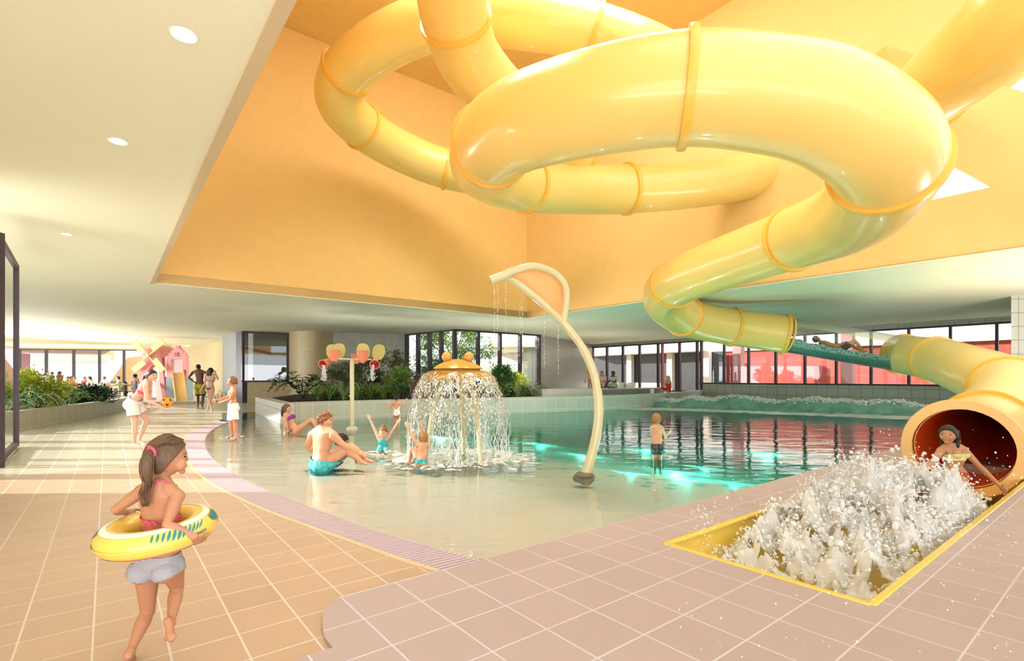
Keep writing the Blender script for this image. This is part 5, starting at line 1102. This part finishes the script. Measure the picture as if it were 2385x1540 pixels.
# breaking waves at the far end
wc = crom([P2(6.4, 24.0), P2(8.4, 23.2), P2(11.0, 21.4), P2(13.6, 19.4), P2(15.2, 18.2)], 22); m = MB(); fo = MB(); prof = []
WV = pmat('sea_green_wave', RGB(140, 196, 184), .12, .6, noise_amt=.35, noise_scale=2.2, bump=.5, bump_scale=7, trans=.0)
nrm = P2(-.55, -.83).normalized(); rows = []
for i, p in enumerate(wc):
    t = i/(len(wc)-1); amp = (.46+.26*noise.noise((t*9, 0, 0))+.05*noise.noise((t*30, 1, 0)))*min(1, t*6+.05)*min(1, (1-t)*5+.25); row = []
    for j in range(15):
        s = (j-4)/10; h = amp*math.exp(-((s)/.28)**2) if s > 0 else amp*math.exp(-((s)/.22)**2)
        lean = .25*amp*math.exp(-(s/.2)**2); q = p-nrm*(-s*1.5)*1+nrm*lean*.6; row.append(Vector((q.x, q.y, -.014+h+.035*noise.noise((q.x*3, q.y*3, 0))*min(1, h*6))))
    rows.append(row)
    for k in range(90):
        if noise.noise((t*11+.3, 4, 0)) > -.05 or rr.random() < .2:
            s = rr.gauss(.01, .045+.05*max(0, noise.noise((t*9, 9, 0)))); h = amp*(1-abs(s)*1.6)+rr.gauss(.0, .025); q = p+nrm*(s*1.5+lean*.6)+P2(rr.gauss(0, .08), rr.gauss(0, .05)); sz_ = rr.uniform(.014, .055); fo.sphere(Vector((q.x, q.y, max(.02, h))), (sz_*1.5, sz_, sz_), 6, 4)
m.v = [q for r in rows for q in r]; m.f = [(i*15+j, (i+1)*15+j, (i+1)*15+j+1, i*15+j+1) for i in range(len(rows)-1) for j in range(14)]
wv = m.build('breaking_wave', WV, fix=False); tag(wv, 'line of green breaking waves with white crests at the far end of the pool', 'wave', kind='stuff')
tag(fo.build('crest_foam', FOAM, wv, fix=False), kind='stuff')
m = MB()
for q in range(900):
    t = rr.random(); p = along(wc, t)+nrm*rr.uniform(.6, 2.6); L2 = rr.uniform(.06, .28); d_ = P2(.80, -.6); w_ = rr.uniform(.01, .03); m.add([p-d_*L2-UP*.010, p+nrm*w_-UP*.010, p+d_*L2-UP*.010, p-nrm*w_-UP*.010, p+UP*.004], [(0, 1, 4), (1, 2, 4), (2, 3, 4), (3, 0, 4)])
tag(m.build('foam', FOAM, fix=False), 'scattered foam streaks on the water in front of the waves', 'foam', kind='stuff')
# a dark diver's back in the wave is left to the wave itself
# splash filling the trough
sp0 = mid; um = U; vm = (pit[0]-pit[1]).normalized()
def tp(s, k): return sp0+um*s+vm*(k*.70)
m = MB(); NI, NJ = 150, 54; vs = []
def sh_(s, k):
    env = (.10+.52*math.exp(-((s-3.0)/1.15)**2)+.22*math.exp(-((s-1.5)/.9)**2))*max(0, 1-abs(k)**4)
    n1 = noise.noise((s*2.3, k*2, 1)); n2_ = noise.noise((s*6, k*5, 5)); n3 = noise.noise((s*17, k*13, 9)); return -.34+env*(.75+.55*n1+.4*n2_+.22*n3)+.06*n2_+.05*n3+.10*min(1, s)
for i in range(NI):
    for j in range(NJ):
        s = .35+3.75*i/(NI-1); k = -.93+1.86*j/(NJ-1); p = tp(s, k); vs.append(Vector((p.x+.03*noise.noise((s*12, k*9, 3)), p.y, sh_(s, k))))
fs = []
for i in range(NI-1):
    for j in range(NJ-1):
        s = .35+3.75*i/(NI-1); k = -.93+1.86*j/(NJ-1); hole = noise.noise((s*4.6+3, k*3.3, 2))*.65+noise.noise((s*11, k*8, 4))*.5
        edge = min(1, (s-.35)/.6)+.35*noise.noise((s*5, k*6, 8)); 
        if hole < .14 and edge > .12: fs.append((i*NJ+j, (i+1)*NJ+j, (i+1)*NJ+j+1, i*NJ+j+1))
m.v, m.f = vs, fs; SPL = foammat('splash_water', .52, RGB(250, 248, 242)); tagm = m
spo = m.build('splash', SPL, fix=False, angle=180); tag(spo, 'big frothing splash of white water filling the yellow landing trough', 'splash', kind='stuff'); spo.modifiers.new('t', 'SOLIDIFY').thickness = .012
m = MB()
for q in range(5200):
    s = max(.3, min(4.25, rr.gauss(2.4, 1.05))); k = rr.uniform(-.95, .95); p = tp(s, k); z = sh_(s, k)+abs(rr.gauss(0, .05+.06*math.exp(-((s-3.0)/.9)**2))); r_ = rr.uniform(.003, .014) if rr.random() < .9 else rr.uniform(.014, .024)
    m.sphere(Vector((p.x, p.y, z)), (r_, r_, r_*rr.uniform(.7, 1.5)), 6, 4)
tag(m.build('froth', FOAM, spo, fix=False), kind='stuff')
m = MB()
for q in range(1300):                                    # thrown strands and crowns
    s = rr.gauss(2.5, 1.0); k = rr.uniform(-.85, .9); s = max(.35, min(4.2, s)); p = tp(s, k); b0 = Vector((p.x, p.y, sh_(s, k)-.02)); hh_ = rr.uniform(.04, .17)*(1+.8*math.exp(-((s-3.0)/.8)**2)); d_ = P2(rr.gauss(0, .5), rr.gauss(0, .4), 1).normalized()
    pts = [b0+d_*hh_*t+P2(.03*noise.noise((q, t*3, 0)), .03*noise.noise((q, t*3, 5)), -.10*t*t*hh_*4) for t in (0, .25, .5, .75, 1)]; m.tube(pts, [.008, .005, .0035, .003, .005], 5)
tag(m.build('strands', FOAM, spo), kind='stuff')
m = MB()
for q in range(420):
    s = rr.uniform(.1, 4.6); k = rr.uniform(-1.4, 1.2); p = tp(s, k); z = rr.uniform(.02, .75)*rr.random(); r_ = rr.uniform(.002, .006); m.sphere(Vector((p.x, p.y, z)), (r_, r_, r_*1.2), 6, 4)
for q in range(60):
    p = D(1640+rr.gauss(0, 18), rr.uniform(1170, 1290), 4.2+rr.gauss(0, .08)); r_ = rr.uniform(.002, .007); m.sphere(p, (r_, r_, r_*1.8), 6, 4)
for q in range(170):
    p = D(1500+rr.random()**.7*880, rr.uniform(1000, 1530), rr.uniform(1.3, 2.6)); r_ = rr.uniform(.0008, .0028); m.sphere(p, (r_, r_, r_*1.3), 6, 4)
tag(m.build('flying_droplets', DROP, fix=False), 'water droplets flying in the air above the trough splash', 'droplets', kind='stuff')
# ---------------------------------------------------------------- plants
def leafmat(n, c, c2=None):
    m = pmat('leaf_'+n, c, .5, .35, noise_amt=.0, col2=c2 or tuple(x*.55 for x in c[:3])+(1,), noise_scale=6); return m
LF = {'lime': leafmat('lime', RGB(214, 214, 74), RGB(150, 172, 52)), 'green': leafmat('green', RGB(74, 128, 56), RGB(44, 88, 40)), 'dark': leafmat('dark', RGB(56, 92, 50), RGB(30, 56, 34)), 'pale': leafmat('pale', RGB(196, 214, 160), RGB(140, 176, 110)), 'mid': leafmat('mid', RGB(146, 174, 84), RGB(92, 130, 58)), 'olive': leafmat('olive', RGB(110, 112, 76), RGB(66, 74, 50)), 'dry': leafmat('dry', RGB(206, 170, 96), RGB(160, 120, 60))}
BARK = pmat('bark', RGB(104, 84, 62), .9, noise_amt=.4, noise_scale=20)
pr = random.Random(21)
def leafcard(m, p, d, up, L, w_, cup=.25):
    d = d.normalized(); s = d.cross(up)
    if s.length < .05: s = d.orthogonal()
    s.normalize(); n = s.cross(d)
    m.add([p, p+d*L*.45+s*w_+n*w_*cup, p+d*L*.5-n*w_*cup*.3, p+d*L*.45-s*w_+n*w_*cup, p+d*L-n*L*.12], [(0, 1, 2), (0, 2, 3), (1, 4, 2), (2, 4, 3)])
def bush(name, label, cat, c, r, n, leaf, lw=(.07, .022), stems=5, group=None, clump=14, droop=0, seed=0):
    c = Vector(c); t = thing(name, label, cat, c, group); rd = random.Random(seed+int(abs(c.x*100))); m = MB(); tips = []
    for q in range(clump):
        a = rd.random()*2*math.pi; z = rd.uniform(.25, 1); h = math.sqrt(max(0, 1-(z-.45)**2/.36))*rd.uniform(.45, 1); tips.append((c+P2(math.cos(a)*r[0]*h, math.sin(a)*r[1]*h, z*r[2]), rd.uniform(.22, .42)))
    for q in range(n):
        tp_, sz = tips[rd.randrange(clump)]; o = P2(rd.gauss(0, 1), rd.gauss(0, 1), rd.gauss(0, .8)); o = o*(sz*min(r)*.55); p = tp_+o
        if p.z < c.z+.02: p.z = c.z+.02+rd.random()*.1
        leafcard(m, p, o.normalized()+P2(rd.gauss(0, .6), rd.gauss(0, .6), .35-droop), P2(rd.gauss(0, .5), rd.gauss(0, .5), 1), lw[0]*rd.uniform(.7, 1.3), lw[1]*rd.uniform(.8, 1.2))
    f = m.build('foliage', LF[leaf], t, smooth=False, fix=False); s = MB()
    for q in range(min(stems, clump)):
        tp_, sz = tips[q]; s.tube(crom([c, lerp(c, tp_, .5)+P2(rd.gauss(0, .05), rd.gauss(0, .05), .05), tp_], 4), [.02*max(r)]*3+[.012*max(r)]*3+[.006]*3, 6)
    s.build('stems', BARK, t); return t
def fern(name, label, cat, c, r, nf, leaf, group=None, rise=.55, lw=.10, seed=0):
    c = Vector(c); t = thing(name, label, cat, c, group); rd = random.Random(seed+int(abs(c.x*77))); m = MB()
    for q in range(nf):
        a = 2*math.pi*q/nf+rd.gauss(0, .2); L = r*rd.uniform(.75, 1.15); d = P2(math.cos(a), math.sin(a)); h = rise*rd.uniform(.6, 1.2)
        pts = [c+d*(L*s)+UP*(h*L*1.6*s*(1.15-s)) for s in [i/9 for i in range(10)]]; sd = d.cross(UP)
        for i in range(1, 10):
            p = pts[i]; w_ = lw*L*math.sin(math.pi*(.12+.85*i/9))*2.2
            for s in (-1, 1): leafcard(m, p, sd*s+(pts[i]-pts[i-1]).normalized()*.5, UP, w_, w_*.20, .1)
        m.tube(pts, .004*r*2, 4)
    m.build('fronds', LF[leaf], t, smooth=False, fix=False); return t
def bed(X, Y, d, z=.4): p = D(X, Y, d); p.z = z; return p
# left planter
bush('yellow_bush', 'large sunlit yellow-green bush in the curved left planter', 'bush', bed(88, 930, 15.2), (.80, .6, 1.0), 5200, 'lime', (.085, .03), 6, clump=30)
bush('yellow_bush', 'yellow-green bush at the left frame edge seen through the open glass door', 'bush', bed(8, 930, 15.4), (.40, .5, 1.05), 1500, 'lime', (.085, .03), 4, clump=10)
fern('broad_leaf_plant', 'big dark green broad-leaved plant below the left yellow bush', 'plant', bed(30, 930, 14.4), .9, 10, 'green', rise=1.2, lw=.22)
lg_ = 'low plants in the curved left planter'
for X, d, lf, nm, lb in ((15, 13.4, 'pale', 'fern', 'pale fern at the far left of the curved planter, beside the door jamb'), (62, 14.2, 'pale', 'fern', 'pale fern right of the open glass door leaf'), (98, 15.0, 'pale', 'fern', 'pale fern in front of the big yellow bush trunk'), (135, 16.0, 'mid', 'fern', 'mid-green fern left of the dark shrubs on the planter'), (168, 17.0, 'mid', 'fern', 'mid-green fern just before the dark glossy shrub')):
    fern(nm, lb, 'fern', bed(X, 940, d), .72, 16, lf, lg_, 1.5)
bush('dark_shrub', 'low dark green glossy shrub at the right end of the left planter', 'shrub', bed(215, 940, 18.6), (.75, .5, .5), 1500, 'dark', (.16, .03), 3, lg_, 16)
bush('dark_shrub', 'low dark green shrub in the middle of the left planter behind the ferns', 'shrub', bed(170, 935, 18.6), (.6, .5, .5), 1000, 'green', (.15, .03), 3, lg_, 12)
# centre planter
fern('cycad', 'dark green cycad with arching fronds at the left end of the centre planter', 'palm', bed(705, 915, 19.5, .5), 1.15, 20, 'dark', rise=1.45, lw=.15)
for X, d, r, h, lf, lb in ((850, 23.5, 1.1, 1.75, 'olive', 'tall grey-green shrub right behind the bucket tree post'), (805, 22.5, .9, 1.35, 'olive', 'grey-green shrub left of the bucket tree post'), (905, 23.5, 1.2, 2.0, 'olive', 'tallest grey-green shrub against the grey tile wall'), (935, 22.0, .7, 1.1, 'mid', 'mid-green shrub beside the dark glazing post'), (1170, 23.2, .55, 1.3, 'green', 'bright green shrub right of the mushroom fountain'), (1192, 24.5, .7, 1.0, 'lime', 'yellow-green bush in front of the tall garden glazing')):
    bush('shrub', lb, 'shrub', bed(X, 915, d, .5), (r, .6, h), 2400, lf, (.13, .026), 5, 'shrubs in the centre planter', 26)
rg_ = 'low fern clumps along the centre planter'
xs = [(740, 18.8, 'mid'), (768, 19.0, 'mid'), (800, 19.3, 'pale'), (832, 19.6, 'mid'), (862, 19.9, 'mid'), (893, 20.0, 'mid'), (922, 20.1, 'green'), (1010, 21, 'green'), (1100, 21, 'mid'), (1165, 21.3, 'mid'), (1205, 21.6, 'pale'), (1240, 22.2, 'pale')]
on = ['first', 'second', 'third', 'fourth', 'fifth', 'sixth', 'seventh', 'eighth', 'ninth', 'tenth', 'eleventh', 'last']
for i, (X, d, lf) in enumerate(xs):
    bush('ground_cover', '%s patch of low leafy ground cover from the left behind the centre planter ferns' % on[i], 'ground cover', bed(X+12, 918, d+.7, .5), (.55, .35, .42), 420, 'mid' if i % 3 else 'green', (.12, .03), 2, 'leafy ground cover in the centre planter', 8)
    fern('fern', '%s low fern clump from the left along the centre planter edge' % on[i], 'fern', bed(X, 918, d, .5), .58, 15, lf, rg_, 1.9)
# garden tree and shrubs behind the glazing
def tree(label, c, h, r, n, leaf, seed=0):
    t = thing('tree', label, 'tree', c); rd = random.Random(seed); m = MB(); s = MB(); c = Vector(c); tips = []
    s.tube(crom([c, c+P2(.05, 0, h*.3), c+P2(.0, .1, h*.55)], 5), [.10]*5+[.07]*6, 8)
    for q in range(26):
        a = rd.random()*6.28; z = rd.uniform(.42, 1.0); rad = r*math.sqrt(rd.random())*(1.1-abs(z-.65)); p = c+P2(math.cos(a)*rad, math.sin(a)*rad, z*h); tips.append(p)
        s.tube(crom([c+UP*h*rd.uniform(.2, .5), lerp(c+UP*h*.5, p, .6)+UP*.1, p], 4), [.035]*3+[.02]*3+[.008]*3, 5)
    for q in range(n):
        o = P2(rd.gauss(0, .30), rd.gauss(0, .30), rd.gauss(0, .20)); p = tips[rd.randrange(26)]+o; leafcard(m, p, o+P2(0, 0, -.1), P2(rd.gauss(0, .5), rd.gauss(0, .5), 1), .19, .042)
    m.build('foliage', LF[leaf], t, smooth=False, fix=False); s.build('trunk', BARK, t)
tree('leafy green tree in the garden behind the tall corner glazing', bed(1052, 900, 31, 0), 4.4, 2.6, 9000, 'mid', 3)
bush('shrub', 'yellow-green shrub low in the garden behind the mushroom eyes', 'shrub', bed(1135, 905, 32, 0), (1.3, 1, 2.0), 1500, 'lime', (.16, .04), 4, clump=20)
bush('shrub', 'green shrub low in the garden left of the corner post', 'shrub', bed(1000, 905, 31, 0), (1.4, .8, 1.7), 1500, 'mid', (.16, .04), 4, clump=20)
fern('grass_clump', 'dry yellow ornamental grass against the pale wall right of the couple', 'grass', bed(505, 925, 28.2, 0), .7, 26, 'dry', rise=1.5, lw=.012)
# ---------------------------------------------------------------- play area
PK = pmat('rose_pink_plastic', RGB(226, 140, 138), .4, .5); PKL = pmat('pale_pink_plastic', RGB(246, 214, 214), .4, .5); YL = pmat('pale_yellow_sail', RGB(240, 212, 148), .5); OY = pmat('apricot_slide', RGB(240, 196, 120), .35, .5)
g = 31; QQ = lambda X, Y, dd=0: D(X, Y, g+dd)
wm = thing('windmill_slide', 'pink toy windmill play tower with yellow crossed sails and an arched opening', 'play tower', QQ(364, 935))
arch = lambda x0, x1, xb0, xb1, yt, yb, n=12: [(xb0, yb)]+[((x0+x1)/2-(x1-x0)/2*math.cos(math.pi*i/n), yt+14-14*math.sin(math.pi*i/n)) for i in range(n+1)]+[(xb1, yb)]
loop = [QQ(*p) for p in arch(330, 376, 318, 388, 816, 934)]; hole = [QQ(x, y) for x, y in ([(345, 934)]+[(358-13*math.cos(math.pi*i/8), 872-22*math.sin(math.pi*i/8)) for i in range(9)]+[(371, 934)])]
hole[0] = QQ(345, 930); hole[-1] = QQ(371, 930)
m = MB(); m.plate([loop, hole], (0, .35, 0)); m.build('tower_front', PK, wm, smooth=False)
m = MB(); m.plate([[p+P2(0, 1.3, 0) for p in loop], [p+P2(0, 1.3, 0) for p in hole]], (0, .35, 0)); m.build('tower_back', PKL, wm, smooth=False)
MB().lathe([(1.0, 0), (.98, .25), (.8, .55), (.45, .75), (.02, .82)], QQ(354, 834)+P2(0, .8, 0), 20).build('dome', PK, wm)
hb = QQ(353, 829)-P2(0, .28, 0)
for k in range(4):
    a = R(45+90*k-7); d_ = P2(math.cos(a), 0, math.sin(a)); s = MB(); s.bar(hb, hb+d_*1.25, .07, .05, P2(0, 1, 0)); b_ = s.build('sail', YL, wm, smooth=False); n_ = P2(-d_.z, 0, d_.x)
    MB().bar(hb+d_*.40+n_*.16, hb+d_*1.28+n_*.16, .34, .04, P2(0, 1, 0)).build('sail_board', YL, b_, smooth=False)
MB().lathe([(.001, -.1), (.1, -.1), (.1, .1), (.001, .1)], hb, 16, (P2(1, 0, 0), UP, P2(0, 1, 0))).build('sail_hub', YL, wm)
m = MB(); m.rings([[QQ(X-7, Y, dd), QQ(X+7, Y, dd), QQ(X+7, Y+2, dd), QQ(X-7, Y+2, dd)] for X, Y, dd in ((364, 885, .2), (368, 905, -.4), (371, 925, -1.1), (373, 936, -1.9))]); m.build('chute', PKL, wm)
gh = thing('gabled_slide_house', 'pink stepped-gable toy house with a four-pane window and apricot slide', 'play house', QQ(412, 935))
st = [(388, 880), (388, 828), (393, 828), (393, 822), (399, 822), (399, 816), (405, 814), (408, 810), (410, 805), (415, 805), (417, 810), (420, 814), (425, 816), (425, 822), (431, 822), (431, 828), (434, 828), (434, 880)]
m = MB(); m.plate([[QQ(*p) for p in st], [QQ(399, 837), QQ(425, 837), QQ(425, 869), QQ(399, 869)]], (0, .25, 0)); m.build('facade', PK, gh, smooth=False)
m = MB(); m.prism([QQ(384, 833), QQ(388, 830), QQ(388, 878), QQ(384, 878)], (0, 1.4, 0)); m.build('side_panel', PKL, gh, smooth=False)
fr = MB().prism([QQ(407, 822), QQ(417, 822), QQ(417, 830), QQ(407, 830)], (0, -.03, 0)).build('window', pmat('window_dark', RGB(84, 50, 40), .4), gh, smooth=False)
fm_ = MB(); fm_.bar(QQ(412, 821.5)-P2(0, .04, 0), QQ(412, 830.5)-P2(0, .04, 0), .06, .02, P2(0, 1, 0)); fm_.bar(QQ(406.5, 826)-P2(0, .04, 0), QQ(417.5, 826)-P2(0, .04, 0), .02, .06); fm_.build('glazing_bar', PK, fr, smooth=False)
MB().prism([QQ(386, 880), QQ(436, 880), QQ(436, 936), QQ(386, 936)], (0, .6, 0)).build('base', M['mosaic_grey'], gh, smooth=False)
m = MB(); m.rings([[QQ(X-12, Y, dd), QQ(X+12, Y, dd), QQ(X+12, Y+2, dd), QQ(X-12, Y+2, dd)] for X, Y, dd in ((414, 868, .1), (414, 870, -.3), (419, 908, -1.6), (422, 930, -2.4), (423, 936, -3.2))]); m.build('chute', OY, gh)
for o_ in (-1, 1):
    m = MB(); m.rings([[QQ(X+o_*13-1.2, Y-6, dd), QQ(X+o_*13+1.2, Y-6, dd), QQ(X+o_*13+1.2, Y+2, dd), QQ(X+o_*13-1.2, Y+2, dd)] for X, Y, dd in ((414, 866, .1), (414, 870, -.3), (419, 908, -1.6), (422, 930, -2.4), (423, 936, -3.2))]); m.build('side_rail', OY, gh)
bs = [P2(-21.5, 24.5), P2(-16.2, 26.6), P2(-18.2, 30.0), P2(-20, 35), P2(-27, 33)]
kerb = MB(); lp_ = bs+[bs[0]]
for a, b in zip(lp_, lp_[1:]): kerb.bar(a+UP*.06, b+UP*.06, .3, .12)
tag(kerb.build('basin_kerb', M['stone'], smooth=False), 'low pale kerb around the play area water basin', 'kerb')
# cafe furniture, play pieces
FUR = pmat('dark_furniture', RGB(62, 56, 60), .5); cz = .12
def table(X, d, L, lab):
    p = D(X, 900, d); p.z = cz; t = thing('cafe_table', lab, 'table', p, 'dark cafe tables')
    MB().box(p+UP*.73, (L, .8, .05)).build('tabletop', FUR, t, smooth=False)
    for sx_ in (-1, 1):
        for sy_ in (-1, 1): MB().box(p+P2(sx_*(L/2-.1), sy_*.32, .355), (.07, .07, .71)).build('leg', FUR, t, smooth=False)
    return p
for X, d, L, lb in ((186, 35.2, 2.6, 'long dark cafe table in the middle between the bowed man and long-haired woman'), (264, 33.6, 2.4, 'dark cafe table at the right end carrying the bottle caddy'), (158, 38, 1.8, 'dark cafe table farther back near the window')): table(X, d, L, lb)
def chair(p, yaw, lab):
    f = yawv(yaw); r_ = f.cross(UP); p = Vector(p); t = thing('cafe_chair', lab, 'chair', Vector((p.x, p.y, cz)), 'dark cafe chairs'); ax = (r_, f, UP)
    MB().box(Vector((p.x, p.y, cz+.43)), (.42, .42, .035), ax).build('seat', FUR, t, smooth=False); MB().box(Vector((p.x, p.y, cz+.72))-f*.2, (.40, .03, .16), ax).build('backrest', FUR, t, smooth=False)
    for a in (-1, 1):
        for b_ in (-1, 1): q = Vector((p.x, p.y, 0))+r_*(a*.18)+f*(b_*.18); MB().box(q+UP*(cz+.21 if b_ > 0 else cz+.40), (.03, .03, .42 if b_ > 0 else .80), ax).build('leg', FUR, t, smooth=False)
cl = ['dark cafe chair under the guest in white at the left table', 'dark cafe chair under the bowed man', 'dark cafe chair under the guest at the far side of the middle table', 'dark cafe chair under the guest in red', 'dark cafe chair under the long-haired woman in pale pink', 'dark cafe chair under the ginger-haired guest in lilac', 'dark cafe chair under the guest in the pale shirt']
for (p, yw), lb in zip(CSEAT, cl): chair(p, yw, lb)
for X, d, yw, lb in ((190, 36.8, 180, 'empty dark cafe chair behind the middle table, left one'), (206, 36.8, 180, 'empty dark cafe chair behind the middle table, right one'), (147, 36, 90, 'empty dark cafe chair at the left beside the yellow bush')): chair(D(X, 900, d), R(yw), lb)
struct(MB().prism([cw0-n2*-.3, P2(-20, 30.5), P2(-21, 35.5), P2(-27, 39), cw1+n2*.3], (0, 0, .12)).build('floor_cafe', gm, smooth=False))
p = D(264, 886, 33.6); p.z = cz+.755; t = thing('bottle_caddy', 'small caddy of dark bottles on the right cafe table', 'caddy', p); MB().box(p+UP*.05, (.42, .2, .1)).build('tray', pmat('wood_tray', RGB(190, 130, 80), .6), t, smooth=False)
for i in range(5): MB().lathe([(.03, .02), (.03, .2), (.012, .25), (.012, .3)], p+P2(-.16+.08*i, 0, 0), 10, cap=True).build('bottle', pmat('bottle_green', RGB(70, 90, 70), .2), t)
def shell(X, Y, d, w_, h, mat, lab):
    p = D(X, Y, d); p.z = .0; o = MB(); n = 18; rs = [[p+P2(math.cos(math.pi*j/n)*w_*(1-.02*i), (i-4)*.14*w_, math.sin(math.pi*j/n)*h*(1-abs(i-4)*.09)) for j in range(n+1)] for i in range(9)]; o.v = [q for r in rs for q in r]; o.f = [(i*(n+1)+j, i*(n+1)+j+1, (i+1)*(n+1)+j+1, (i+1)*(n+1)+j) for i in range(8) for j in range(n)]
    q = tag(o.build('play_shell', mat, fix=False), lab, 'play shell'); q.modifiers.new('t', 'SOLIDIFY').thickness = .05
shell(131, 910, 26, .5, 1.0, pmat('apricot_shell', RGB(246, 204, 140), .5), 'apricot shell-shaped play piece behind the left planter'); shell(166, 910, 26.5, .62, .85, pmat('speckled_shell', RGB(206, 196, 196), .6, noise_amt=.4, noise_scale=30), 'grey speckled dome play piece next to the apricot shell'); shell(226, 905, 29, .8, .9, pmat('speckled_shell', RGB(206, 196, 196)), 'grey speckled dome play piece behind the green water flower')
def flower(X, Y, d, lab):
    p = D(X, 925, d); p.z = 0; top = D(X, Y, d); t = thing('water_flower', lab, 'water toy', p, 'green flower water toys'); MB().tube([p, top], .06, 12).build('stem', SAGE, t); MB().lathe([(.01, .0), (.2, .06), (.32, .02), (.34, -.02), (.1, -.04)], top, 20).build('bloom', pmat('pale_green_toy', RGB(196, 214, 160), .4), t); MB().sphere(top+UP*.10, .08, 12, 8).build('knob', pmat('pale_green_toy', RGB(196, 214, 160)), t)
flower(236, 899, 24.5, 'pale green flower-shaped water toy on the left, before the grey dome'); flower(278, 896, 25.5, 'pale green flower-shaped water toy beside the bending child')
p = D(270, 912, 24.5); p.z = .30; tag(MB().lathe([(.001, 0), (.14, 0), (.17, .24), (.18, .25), (.155, .25), (.13, .02), (.001, .02)], p, 20).build('bucket', M['white']), 'white bucket on the stone step in the play area', 'bucket')
t = tag(MB().box(D(275, 920, 24.6).xy.to_3d()+UP*.15, (1.3, .6, .3)).build('stone_step', M['stone'], smooth=False), 'pale stone step carrying the white bucket', 'step')
# white terrace chairs and cup
for X, lb in ((1441, 'white tub chair next to the person in the green dress'), (1467, 'white tub chair farther right on the terrace')):
    p = D(X, 903, 29.5); p.z = .45; t = thing('tub_chair', lb, 'chair', p, 'white terrace chairs'); MB().lathe([(.26, 0), (.30, .25), (.34, .62), (.31, .62), (.27, .40), (.001, .40)], p, 20).build('shell', M['white'], t); MB().lathe([(.001, .40), (.26, .40), (.26, .46), (.001, .46)], p, 20).build('cushion', M['white'], t)
p = D(1519, 916, 24.6); p.z = .60; tag(MB().lathe([(.001, 0), (.09, 0), (.10, .22), (.09, .22), (.08, .02), (.001, .02)], p, 16).build('cup', M['white']), 'white beaker on the planter wall left of the woman in red', 'cup')
